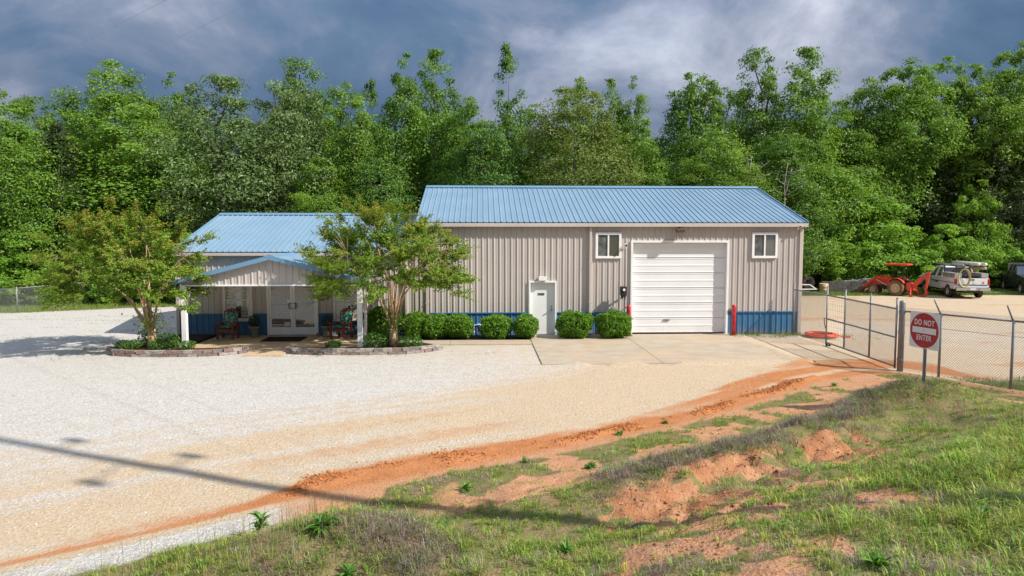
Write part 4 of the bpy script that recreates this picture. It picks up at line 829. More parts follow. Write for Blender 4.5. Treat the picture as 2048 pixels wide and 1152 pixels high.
# ------------------------------------------------------------------ crepe myrtles
def crepe(loc, label, seed, ht, cx0, ax, ay, nsp):
    r = random.Random(seed); nr = np.random.default_rng(seed); t = thing('crepe_myrtle', loc, label, 'tree', 'crepe myrtles in the planting beds')
    m = MB(); pts = []
    for q in range(3): a = q*2.1+0.5; m.tube([(0.08*math.cos(a), 0.08*math.sin(a), -0.05), (0.06*math.cos(a), 0.06*math.sin(a), 0.3), (0.055*math.cos(a), 0.055*math.sin(a), 0.75)], [0.13, 0.10, 0.085], 8)
    cz_, az = ht*0.58, ht*0.42
    for q in range(12):
        a = 6.283*q/12+r.uniform(-0.25, 0.25); f = 0.40 if q % 3 == 2 else r.uniform(0.62, 0.9); hz = r.uniform(0.25, 0.7) if q % 3 != 2 else r.uniform(0.7, 0.92)
        e = Vector((cx0+ax*f*math.cos(a), ay*f*math.sin(a), cz_+az*hz*(1.0 if q % 3 == 2 else 0.5))); p0 = Vector((0.06*math.cos(a), 0.06*math.sin(a), r.uniform(0.5, 0.75)))
        k1 = Vector((e.x*0.22, e.y*0.25, p0.z+(e.z-p0.z)*0.42)); k2 = Vector((e.x*0.58+r.uniform(-.12, .12), e.y*0.58+r.uniform(-.12, .12), p0.z+(e.z-p0.z)*0.78))
        path = [p0, k1, k2, e]; m.tube([p0, p0.lerp(k1, 0.5)+Vector((r.uniform(-.04, .04), r.uniform(-.04, .04), 0)), k1, k1.lerp(k2, 0.5)+Vector((r.uniform(-.05, .05), r.uniform(-.05, .05), 0.03)), k2, e], [0.044, 0.036, 0.028, 0.020, 0.013, 0.005], 6)
        for u, v in zip(path[1:-1], path[2:]):
            for g_ in (0.0, 0.25, 0.5, 0.75, 1.0): pts.append(u.lerp(v, g_))
    Ps, Ns, Ts, Sz, Ti, Tp = [], [], [], [], [], []
    for k_ in range(nsp):
        th = nr.uniform(0, 6.283); ph = math.asin(nr.uniform(-0.52, 1.0)); rr = nr.uniform(0.50, 1.0)**0.6*(1+0.16*math.sin(3*th+seed)+0.12*math.sin(5*th+4*ph))
        dirv = np.array((math.cos(th)*math.cos(ph), math.sin(th)*math.cos(ph), math.sin(ph))); e = np.array((cx0, 0, cz_))+dirv*rr*np.array((ax, ay, az)); e[2] = max(e[2], 1.35)
        near = min(pts, key=lambda p: (p-Vector(e)).length); m.tube([near, near.lerp(Vector(e), 0.5)+Vector((0, 0, 0.06)), Vector(e)], [0.009, 0.006, 0.003], 4)
        d = dirv*np.array((1.0, 1.0, 0.55))+np.array((0, 0, 0.12)); d /= np.linalg.norm(d); side = np.cross(d, (0, 0, 1.0)); side /= max(np.linalg.norm(side), 1e-3); ct = nr.normal(0.45, 0.16); tall = np.clip((e[2]/ht-0.40)*2.2, 0, 1)
        for tw in range(10):
            st = e+d*nr.uniform(-0.30, 0.12)+nr.normal(0, 0.06, 3); dd_ = d*nr.uniform(0.4, 1.0)+side*nr.uniform(-0.85, 0.85)+np.array((0, 0, nr.uniform(-0.15, 0.45))); dd_ /= np.linalg.norm(dd_); tl = nr.uniform(0.28, 0.62)
            n = 30; u = nr.random(n); pp = st+dd_*(u*tl)[:, None]+nr.normal(0, 0.032, (n, 3)); pp[:, 2] -= 0.08*u*u
            Ps.append(pp); Ns.append(np.array((0, 0, 0.55))+0.55*dirv+nr.normal(0, 0.55, (n, 3))); sd2 = np.cross(dd_, (0, 0, 1)); Ts.append(dd_*0.7+sd2*np.where(nr.random(n) < 0.5, 1, -1)[:, None]*0.8+nr.normal(0, 0.3, (n, 3)))
            Sz.append(nr.uniform(0.055, 0.105, n)); Ti.append(np.clip(ct+nr.normal(0, 0.2, n), 0, 1)); Tp.append(np.clip((u-0.35)*1.9, 0, 1)*tall*nr.uniform(0.0, 0.6)*(rr > 0.8))
    m.build('trunk', M['crepebark'], t, True, True)
    n = 300; pp = nr.normal(0, 1, (n, 3))*np.array((0.26, 0.24, 0.22))+np.array((0.05, -0.1, 0.95)); Ps.append(pp); Ns.append(np.array((0, -0.3, 0.8))+nr.normal(0, 0.5, (n, 3))); Ts.append(nr.normal(size=(n, 3))); Sz.append(nr.uniform(0.07, 0.12, n)); Ti.append(nr.random(n)); Tp.append(np.zeros(n))
    me = leaf_mesh('crown_crepe', np.concatenate(Ps), np.concatenate(Ns), np.concatenate(Sz), np.concatenate(Ti), M['crepe'], 1.9, seed, np.concatenate(Tp), np.concatenate(Ts)); linkmesh('crown', me, t); return t
crepe((-11.4, 24.75, 0.1), 'left crepe myrtle with bronze-tipped leaves, beside the porch left post', 21, 4.55, -0.70, 2.45, 2.0, 230)
crepe((-3.12, 24.85, 0.1), 'right crepe myrtle with bronze-tipped leaves, in front of the shop corner', 22, 4.85, -0.1, 2.6, 2.0, 205)

# ------------------------------------------------------------------ clipped shrubs along the shop
def shrub(loc, w, d, h, label, seed, mat='shrub', lf=0.10, n=2600, group='clipped shrubs along the shop wall', name='clipped_shrub'):
    r = np.random.default_rng(seed); t = thing(name, loc, label, 'shrub', group)
    u = r.normal(size=(n, 3)); u /= np.linalg.norm(u, axis=1, keepdims=True)
    q = np.sign(u)*np.abs(u)**0.86; q *= np.where(r.random(n) < 0.35, r.uniform(0.35, 0.85, n), 0.82+0.18*r.random(n)**0.5)[:, None]; lump = 1+0.24*(fbm(u[:, 0]*2.4+seed, u[:, 2]*2.4+u[:, 1]*1.9, seed, 2)-0.5)*2
    P = q*lump[:, None]*np.array((w/2, d/2, h/2)); P[:, 2] += h/2; P[:, 2] = np.maximum(P[:, 2], 0.02)
    N = u*0.6+np.array((0, 0, 0.35))+r.normal(0, 0.6, (n, 3)); T = u*0.8+np.array((0, 0, 0.7))+r.normal(0, 0.5, (n, 3))
    tint = np.clip(0.42+r.normal(0, 0.22, n)+0.15*(P[:, 2]/h-0.5), 0, 1)
    linkmesh('crown', leaf_mesh('crown_shrub', P, N, lf*r.uniform(0.7, 1.4, n), tint, M[mat], 2.3, seed, None, T), t)
    m = MB()
    for k_ in range(7): a = k_*0.9; e = Vector((math.cos(a)*w*0.33, math.sin(a)*d*0.33, h*0.72)); m.tube([(0.03*math.cos(a), 0.03*math.sin(a), 0), e*0.45, e], [0.018, 0.012, 0.004], 5)
    m.build('stem', M['bark'], t, True); return t
SH = [(-3.85, 27.3, 1.30, 1.25, 'dark shaded shrub beside the porch right post'), (-2.55, 27.3, 1.05, 1.0, 'shrub half hidden behind the right crepe myrtle trunk'), (-1.85, 27.25, 1.05, 0.98, 'shrub just right of the right crepe myrtle trunk'), (-0.93, 27.2, 1.15, 0.92, 'shrub right of the crepe myrtle, last of the joined row'),
      (0.53, 27.2, 1.22, 0.92, 'shrub in the middle between the joined row and the white side door'), (1.63, 27.15, 0.98, 0.92, 'shrub touching the left side of the white side door'), (3.55, 27.15, 1.45, 1.06, 'shrub just right of the white side door'), (5.08, 27.15, 1.45, 1.06, 'shrub between the downspout and the left red bollard')]
for i, (x, y, w, h, lab) in enumerate(SH): shrub((x, y, 0.02), w, 1.15, h, lab, 60+i, n=int(3600*w*h))
BP = [(-12.0, 24.35, 0.85, 0.34, 'low dark plant at the left end of the left bed'), (-11.0, 24.25, 0.5, 0.36, 'small bright plant right of the left crepe myrtle trunk'), (-10.75, 24.6, 0.75, 0.55, 'bright plant against the porch left post'), (-11.75, 25.3, 0.7, 0.6, 'dark plant behind the left crepe myrtle trunk'), (-10.0, 24.25, 0.55, 0.32, 'small bright plant right of the porch left post'),
      (-5.1, 24.2, 0.55, 0.30, 'small plant left of the porch right post'), (-3.75, 24.5, 0.85, 0.50, 'leafy plant left of the right crepe myrtle trunk'), (-2.5, 24.4, 0.85, 0.46, 'bright plant right of the right crepe myrtle trunk'), (-3.4, 25.3, 0.8, 0.75, 'dark plant behind the right crepe myrtle trunk')]
for i, (x, y, w, h, lab) in enumerate(BP): shrub((x, y, 0.12), w, w*0.8, h, lab, 80+i, 'weed', 0.075, int(700*w), 'plants in the beds', 'bed_plant')

# ------------------------------------------------------------------ planting beds edged with blocks
def bed(label, path, fill, seed):
    r = random.Random(seed); x0, y0 = path[0]; t = thing('planting_bed', (x0, y0, 0), label, 'planting bed', 'planting beds')
    MB().prism(fill, -0.05, 0.13, 'Z').build('mulch', M['mulch'], t)
    me = {}
    for k_ in 'abc':
        for v in range(2):
            m = MB(); m.box(-0.148, 0.148, -0.10, 0.10, 0, 0.098, 0.014); rr = random.Random(ord(k_)+v); m.v = [(a+rr.uniform(-0.008, 0.008), b+rr.uniform(-0.012, 0.012), c+rr.uniform(-0.004, 0.004)) for a, b, c in m.v]
            me[(k_, v)] = m.mesh('block_'+k_, M['block_'+k_])
    pts = [Vector((a, b, 0)) for a, b in path]; sl = [(b-a).length for a, b in zip(pts[:-1], pts[1:])]; tot = sum(sl)
    def at(d):
        d = max(0, min(tot-1e-4, d))
        for i, l in enumerate(sl):
            if d <= l: return pts[i].lerp(pts[i+1], d/l), pts[i+1]-pts[i]
            d -= l
        return pts[-1], pts[-1]-pts[-2]
    for row in range(2):
        d = 0.15*(row+1)-0.1
        while d < tot:
            p, v = at(d); key = (r.choice('aabbc') if path[0][0] < -9 else r.choice('aabcc'), r.randrange(2))
            o = linkmesh('block', me[key], t, (p.x-x0+r.uniform(-0.008, 0.008), p.y-y0+r.uniform(-0.012, 0.012)+row*0.015, 0.005+row*0.102), (0, 0, math.atan2(v.y, v.x)+r.uniform(-0.05, 0.05)+(math.pi if r.random() < 0.5 else 0))); d += 0.305
bed('left planting bed edged with brown and grey blocks', [(-12.15, 25.3), (-12.5, 24.8), (-12.55, 24.3), (-12.2, 23.9), (-11.4, 23.68), (-10.4, 23.6), (-9.4, 23.66), (-8.7, 23.84), (-8.25, 24.12), (-8.05, 24.35)], [(-12.15, 25.9), (-12.45, 24.8), (-12.5, 24.3), (-12.15, 23.95), (-11.4, 23.73), (-10.4, 23.65), (-9.4, 23.71), (-8.75, 23.88), (-8.3, 24.16), (-8.1, 24.58), (-10.4, 24.58), (-10.4, 28.0), (-11.9, 28.0)], 3)
bed('right planting bed edged with grey blocks around the crepe myrtle', [(-6.45, 24.52), (-6.62, 24.25), (-6.3, 23.98), (-5.6, 23.85), (-4.6, 23.78), (-3.5, 23.76), (-2.7, 23.86), (-2.1, 24.1), (-1.75, 24.4), (-1.5, 24.75)], [(-6.4, 24.58), (-6.57, 24.27), (-6.28, 24.03), (-5.6, 23.9), (-4.6, 23.83), (-3.5, 23.81), (-2.72, 23.91), (-2.15, 24.14), (-1.8, 24.44), (-1.6, 25.0), (-2.2, 25.55), (-4.15, 25.55), (-4.15, 24.58)], 4)
MB().box(-11.9, -10.37, 25.0, 28.07, -0.03, 0.055).build('mulch_strip', M['mulch']); tag(bpy.data.objects['mulch_strip'], kind='structure')
tag(MB().box(-2.4, 5.6, 26.64, 28.04, -0.03, 0.03).build('mulch_bed', M['mulch']), kind='structure')

# ------------------------------------------------------------------ porch furniture
def porch_chair(loc, rz, label):
    t = thing('porch_chair', loc, label, 'chair', 'cushioned porch chairs', rz)       # faces local -y
    for sx in (-1, 1):
        MB().box(sx*0.29-0.03, sx*0.29+0.03, -0.32, -0.24, 0, 0.58, 0.008).build('leg', M['redwood'], t, True)
        MB().prism([(0.18, 0.0), (0.27, 0.0), (0.24, 0.58), (0.16, 0.58)], sx*0.29-0.03, sx*0.29+0.03, 'X').build('leg', M['redwood'], t, True)
        MB().prism([(sx*0.24, -0.40), (sx*0.38, -0.40), (sx*0.37, -0.25), (sx*0.34, 0.26), (sx*0.25, 0.26)], 0.58, 0.61, 'Z').build('armrest', M['redwood'], t, True)
    MB().box(-0.27, 0.27, -0.31, -0.28, 0.27, 0.37, 0.006).build('apron', M['redwood'], t, True)
    for k_ in range(5): MB().bar((-0.27, -0.27+k_*0.10, 0.375-k_*0.018), (0.27, -0.27+k_*0.10, 0.375-k_*0.018), 0.085, 0.02).build('seat_slat', M['redwood'], t, True)
    for k_ in range(5):
        x = -0.22+k_*0.11; hh = 1.02+0.10*math.cos((k_-2)*0.75); MB().bar((x, 0.16, 0.33), (x*1.08, 0.36, hh), 0.10, 0.02, (0, 1, 0.3)).build('back_slat', M['redwood'], t, True)
    MB().bar((-0.27, 0.335, 0.86), (0.27, 0.335, 0.86), 0.03, 0.07).build('back_rail', M['redwood'], t, True)
    bm = bmesh.new(); bmesh.ops.create_cube(bm, size=1)
    for v in bm.verts: v.co = Vector((v.co.x*0.50, v.co.y*0.48-0.06, v.co.z*0.09+0.435-0.10*v.co.y))
    bmesh.ops.bevel(bm, geom=bm.edges[:], offset=0.035, segments=3, affect='EDGES'); MB().bm(bm).build('seat_cushion', M['floral'], t, True, True)
    bm = bmesh.new(); bmesh.ops.create_cube(bm, size=1)
    for v in bm.verts: v.co = Vector((v.co.x*0.50, v.co.y*0.10+0.165+0.30*(v.co.z+0.5)*0.62, v.co.z*0.56+0.73))
    bmesh.ops.bevel(bm, geom=bm.edges[:], offset=0.04, segments=3, affect='EDGES'); MB().bm(bm).build('back_cushion', M['floral'], t, True, True)
    return t
porch_chair((-9.68, 27.25, 0.07), R(-4), 'red wooden chair with floral cushion under the left porch window')
porch_chair((-5.38, 27.2, 0.07), R(-24), 'red wooden chair with floral cushion beside the porch right post')
def planter(loc, label, seed):
    t = thing('planter', loc, label, 'planter', 'topiary planters by the entry doors')
    MB().lathe([(0.13, 0), (0.14, 0.05), (0.125, 0.09), (0.18, 0.33), (0.215, 0.36), (0.22, 0.42), (0.19, 0.43), (0.17, 0.38)], (0,0,0), 20).build('pot', M['pot'], t, True, True)
    MB().lathe([(0.18, 0.36), (0.10, 0.385), (0.001, 0.39)], (0,0,0), 16).build('soil', M['mulch'], t, True)
    MB().cyl((0,0,0.36), (0,0,0.6), 0.015, 6).build('stem', M['bark'], t, True)
    r = np.random.default_rng(seed); n = 900; u = r.normal(size=(n, 3)); u /= np.linalg.norm(u, axis=1, keepdims=True); P = u*(0.16+0.06*r.random(n))[:, None]*np.array((1, 1, 1.15)); P[:, 2] += 0.62
    linkmesh('topiary_ball', leaf_mesh('topiary', P, u+r.normal(0, 0.4, (n, 3)), r.uniform(0.03, 0.06, n), r.random(n)*0.5, M['cedar'], 2.2, seed), t); return t
planter((-8.82, 27.62, 0.07), 'stone pot with dark round topiary left of the entry doors', 5); planter((-6.05, 27.62, 0.07), 'dark pot with round topiary right of the entry doors', 6)
m = MB().box(-8.25, -6.75, 26.35, 27.55, 0.071, 0.083, 0.004).build('door_mat', M['mat_']); tag(m, 'black doormat in front of the glass entry doors', 'doormat')
tag(MB().box(-6.50, -6.32, 27.78, 27.95, 0.07, 0.17, 0.03).build('door_stop_stone', M['block_b']), 'small brown stone beside the right entry door', 'stone')

# ------------------------------------------------------------------ fences, gate
def chain_mesh(name, a, b, za, zb, h, parent, cell=0.075, r=0.0038, twist=0.03):
    """diamond wire between two posts, each wire a thin three-sided rod"""
    ax, ay = a; bx, by = b; Lh = math.hypot(bx-ax, by-ay); m = MB(); n = int(Lh/cell)+int(h/cell)+1
    def P(u, v): f = u/Lh; return Vector((ax+(bx-ax)*f, ay+(by-ay)*f, za+(zb-za)*f+v))
    for sg in (1, -1):
        for i in range(-int(h/cell)-1, int(Lh/cell)+int(h/cell)+2):
            u0 = i*cell; u1 = u0+sg*h; v0, v1 = 0.0, h
            if sg > 0:
                if u0 < 0: v0 = -u0; u0 = 0
                if u1 > Lh: v1 = h-(u1-Lh); u1 = Lh
            else:
                if u0 > Lh: v0 = u0-Lh; u0 = Lh
                if u1 < 0: v1 = h+u1; u1 = 0
            if v1-v0 < 0.02: continue
            m.tube([P(u0, v0), P(u1, v1)], r, 3, False)
    return m.build(name, M['wire'], parent, fix=False)
gp = thing('gate_post', (12.29, 20.21, 0), 'thick galvanised gate post where the gate meets the fence', 'post')
MB().lathe([(0.085, -0.1), (0.085, 2.02), (0.07, 2.07), (0.001, 2.10)], (0,0,0), 18).build('pipe', M['steel'], gp, True, True)
for zz in (0.35, 1.15, 1.75): MB().lathe([(0.098, zz-0.03), (0.098, zz+0.03)], (0,0,0), 18).build('clamp', M['steel'], gp, True)
# gate
ga, gb_ = Vector((12.22, 20.36, 0)), Vector((12.44, 25.05, 0)); gdv = gb_-ga
gate = thing('pipe_gate', tuple(ga), 'long grey pipe gate with wire mesh, standing open beside the sign', 'gate')
def GP(f, z): return ga+gdv*f+Vector((0, 0, z))
zt, zm_, zbt = 1.83, 0.98, 0.12
for z in (zt, zm_, zbt): MB().cyl(GP(0, z), GP(1, z), 0.028, 10).build('rail', M['steel'], gate, smooth=True)
for f, z0, z1 in ((0.0, 0.05, 2.13), (0.33, 0.10, 2.12), (0.70, 0.10, 2.12), (1.0, 0.05, 2.12)):
    MB().cyl(GP(f, z0), GP(f, z1), 0.03, 10).lathe([(0.033, z1), (0.02, z1+0.03), (0.001, z1+0.04)], tuple(GP(f, 0)), 10).build('upright', M['steel'], gate, smooth=True)
chain_mesh('chain_link', tuple(GP(0, 0).xy), tuple(GP(0.70, 0).xy), 0.08, 0.08, 1.75, gate)
hw = MB()
for i in range(9): z = 0.14+i*0.20; hw.tube([GP(0.70, z), GP(1, z)], 0.003, 4, False)
for i in range(11): f = 0.70+0.30*i/10; hw.tube([GP(f, zbt), GP(f, 1.75)], 0.003, 4, False)
hw.build('hog_wire', M['wire'], gate, fix=False)
MB().tube([GP(1.0, 1.0), GP(1.0, 0.98)+Vector((-0.05, 0.08, 0)), GP(1.0, 0.75)+Vector((-0.03, 0.07, 0)), GP(1.0, 0.62)+Vector((0.0, 0.06, 0))], 0.018, 6).build('lock_chain', M['rust'], gate)
wl_ = MB()
for s in (-0.05, 0.05): p = GP(0.96, 0.05)+Vector((s, 0, 0)); wl_.cyl(p-Vector((0.02, 0, 0)), p+Vector((0.02, 0, 0)), 0.055, 12)
wl_.build('gate_wheel', M['rubber'], gate)
fpn = thing('fence_section', (12.5, 27.0, 0), 'short chain-link fence panel against the shop right front', 'fence')
MB().cyl((12.42, 27.72, 0), (12.42, 27.72, 2.1), 0.03, 10).build('post', M['steel'], fpn, smooth=True)
MB().cyl((12.42, 27.70, 1.83), (12.44, 25.15, 1.83), 0.024, 8).build('rail', M['steel'], fpn, smooth=True)
chain_mesh('chain_link', (12.42, 27.68), (12.44, 25.15), 0.05, 0.05, 1.75, fpn)
# chain-link run right of the gate with raked barbed arms
run = [(12.29, 20.21), (12.83, 19.25), (13.72, 17.68), (15.2, 15.0), (16.7, 12.3)]
fence = thing('chain_link_fence', (12.29, 20.21, 0), 'chain-link fence running from the gate post to the right edge behind the red sign', 'fence')
FH = 1.78
for i, (x, y) in enumerate(run[1:]):
    z = gz(x, y); pm = MB().cyl((x, y, z-0.2), (x, y, z+FH+0.02), 0.034, 10); po_ = pm.build('post', M['steel'], fence, smooth=True)
    MB().tube([(x, y, z+FH), (x-0.03, y+0.02, z+FH+0.06), (x-0.33, y-0.18, z+FH+0.42)], [0.028, 0.026, 0.02], 8).build('barb_arm', M['steel'], po_, smooth=True)
for (a, b) in zip(run[:-1], run[1:]):
    za, zb_ = gz(*a), gz(*b)
    MB().cyl((*a, za+FH), (*b, zb_+FH), 0.026, 8).build('top_rail', M['steel'], fence, smooth=True)
    MB().tube([(*a, za+1.38), (*b, zb_+1.38)], 0.005, 4).build('tension_wire', M['rust'], fence)
    chain_mesh('chain_link', a, b, za+0.03, zb_+0.03, FH+0.09, fence)
lf = thing('chain_link_fence', (-24, 37.5, 0), 'low chain-link fence in front of the trees at the left edge', 'fence')
lrun = [(-27.5, 31.0), (-25.6, 34.3), (-24.05, 37.58), (-23.1, 41.2), (-22.2, 44.8)]
for x, y in lrun: MB().cyl((x, y, -0.1), (x, y, 1.34), 0.032, 8).build('post', M['steel'], lf, smooth=True)
for a, b in zip(lrun[:-1], lrun[1:]):
    MB().cyl((*a, 1.26), (*b, 1.26), 0.022, 8).build('top_rail', M['steel'], lf, smooth=True); chain_mesh('chain_link', a, b, 0.02, 0.02, 1.24, lf, 0.11, 0.0032)

# ------------------------------------------------------------------ the road sign
sx_, sy_ = 9.29, 14.4; sz_ = gz(sx_, sy_)
sign = thing('road_sign', (sx_, sy_, sz_), 'red and white DO NOT ENTER sign on a steel post', 'sign', None, R(-78))
top = 2.40-sz_; cz = 2.005-sz_
MB().prism([(-0.04, 0.0), (-0.04, -0.012), (-0.016, -0.012), (-0.012, -0.045), (0.012, -0.045), (0.016, -0.012), (0.04, -0.012), (0.04, 0.0), (0.02, 0.0), (0.012, -0.03), (-0.012, -0.03), (-0.02, 0.0)], -0.3, top-0.05, 'Z').build('post', M['steel'], sign, True)
def rrect(w, h, r, n=6):
    out = []
    for cx, cy, a0 in ((w-r, h-r, 0), (-w+r, h-r, 90), (-w+r, -h+r, 180), (w-r, -h+r, 270)):
        for i in range(n+1): a = R(a0+90*i/n); out.append((cx+r*math.cos(a), cy+r*math.sin(a)))
    return out
HS = 0.381
MB().prism([(a, b+cz) for a, b in rrect(HS, HS, 0.05)], -0.055, -0.051).build('plate', M['signwhite'], sign, True)
MB().prism([(0.365*math.cos(2*math.pi*i/64), cz+0.365*math.sin(2*math.pi*i/64)) for i in range(64)], -0.0575, -0.0555).build('red_disc', M['signred'], sign, True)
MB().box(-0.305, 0.305, -0.0605, -0.058, cz-0.0625, cz+0.0625).build('white_bar', M['signwhite'], sign, True)
def letters(txt, size, x, z, y, mat, parent, wx=1.0, name='lettering', rotz=0.0, bold=0.003):
    cu = bpy.data.curves.new(name, 'FONT'); cu.body = txt; cu.size = size; cu.align_x = 'CENTER'; cu.align_y = 'CENTER'; cu.extrude = 0.0008; cu.offset = bold; cu.space_character = 1.12
    o = bpy.data.objects.new(name+'_tmp', cu); C.objects.link(o); dg = bpy.context.evaluated_depsgraph_get(); me = bpy.data.meshes.new_from_object(o.evaluated_get(dg)); bpy.data.objects.remove(o); bpy.data.curves.remove(cu)
    me.transform(Matrix.Translation((x, y, z)) @ Matrix.Rotation(R(90), 4, 'X') @ Matrix.Diagonal((wx, 1, 1, 1))); me.materials.clear(); me.materials.append(mat); me.name = name
    return linkmesh(name, me, parent)
letters('DO NOT', 0.160, 0, cz+0.160, -0.0592, M['signwhite'], sign, 0.74); letters('ENTER', 0.160, 0, cz-0.160, -0.0592, M['signwhite'], sign, 0.74)
for zz in (0.30, 0.0, -0.30): MB().cyl((0, -0.056, cz+zz), (0, -0.066, cz+zz), 0.009, 8).build('bolt', M['steel'], sign, True)

# ------------------------------------------------------------------ hose coil
hp = []; rr_ = random.Random(2)
for i in range(7*28):
    a = 2*math.pi*i/28; k_ = i/28; rad = 0.52+0.035*math.sin(k_*2.4)+0.05*math.sin(a*2+k_*1.7); hp.append((rad*math.cos(a)*1.05+0.03*math.sin(k_*5), rad*math.sin(a)+0.04*math.cos(k_*3), 0.035+0.016*k_))
hp += [(0.75, -0.35, 0.04), (1.0, -0.38, 0.03), (1.12, -0.2, 0.03), (0.98, -0.05, 0.03)]
hc = MB().tube(hp, 0.024, 6).build('hose_coil', M['hose'], None, True, True); hc.location = (13.28, 27.2, 0.0); tag(hc, 'coiled orange hose lying on the ground at the shop right corner', 'hose')
# ------------------------------------------------------------------ vehicles in the yard
def wheel(parent, x, y, r, w, rim_mat, tyre_mat, name='wheel', lugs=0):
    s = 1 if y > 0 else -1; o = bpy.data.objects.new(name, None); C.objects.link(o); o.parent = parent; o.location = (x, y, r)
    prof = [(r*0.60, -w*0.42), (r*0.80, -w*0.5), (r*0.94, -w*0.48), (r, -w*0.36), (r, w*0.36), (r*0.94, w*0.48), (r*0.80, w*0.5), (r*0.60, w*0.42)]
    m = MB().lathe(prof, (0,0,0), 28, 'Y', False)
    for k_ in range(lugs):
        for s2 in (-1, 1):
            a = 2*math.pi*(k_+(0.5 if s2 > 0 else 0))/lugs; c, sn_ = math.cos(a), math.sin(a); a2 = a+0.16
            m.bar((r*1.0*c, 0.01*s2, r*1.0*sn_), (r*0.98*math.cos(a2), s2*w*0.48, r*0.98*math.sin(a2)), r*0.07, r*0.10, (c, 0, sn_))
    m.build('tyre', tyre_mat, o, True)
    rm = MB().lathe([(r*0.60, -w*0.30), (r*0.60, s*w*0.40), (r*0.52, s*w*0.42), (r*0.46, s*w*0.22), (r*0.20, s*w*0.18), (r*0.16, s*w*0.34), (0.001, s*w*0.36)], (0,0,0), 24, 'Y')
    for k_ in range(6): a = k_*math.pi/3; rm.bar((r*0.15*math.cos(a), s*w*0.28, r*0.15*math.sin(a)), (r*0.55*math.cos(a), s*w*0.36, r*0.55*math.sin(a)), r*0.13, w*0.08, (0, 1, 0))
    rm.build('rim', rim_mat, o, True); return o
def arch(cx, r, cz_, zb, n=10):
    h = math.sqrt(r*r-(zb-cz_)**2); a0 = math.atan2(zb-cz_, h)
    return [(cx+r*math.cos(a), cz_+r*math.sin(a)) for a in np.linspace(a0, math.pi-a0, n)]
def loft_box(m, lo, hi):
    """frustum: lo/hi = (x0, x1, halfwidth, z0, z1 at x0/x1)"""
    x0, x1, w, za, zb_ = lo; X0_, X1_, W_, zc, zd = hi
    return m.add([(x0,-w,za),(x1,-w,zb_),(x1,w,zb_),(x0,w,za),(X0_,-W_,zc),(X1_,-W_,zd),(X1_,W_,zd),(X0_,W_,zc)], [(0,3,2,1),(4,5,6,7),(0,1,5,4),(1,2,6,5),(2,3,7,6),(3,0,4,7)])
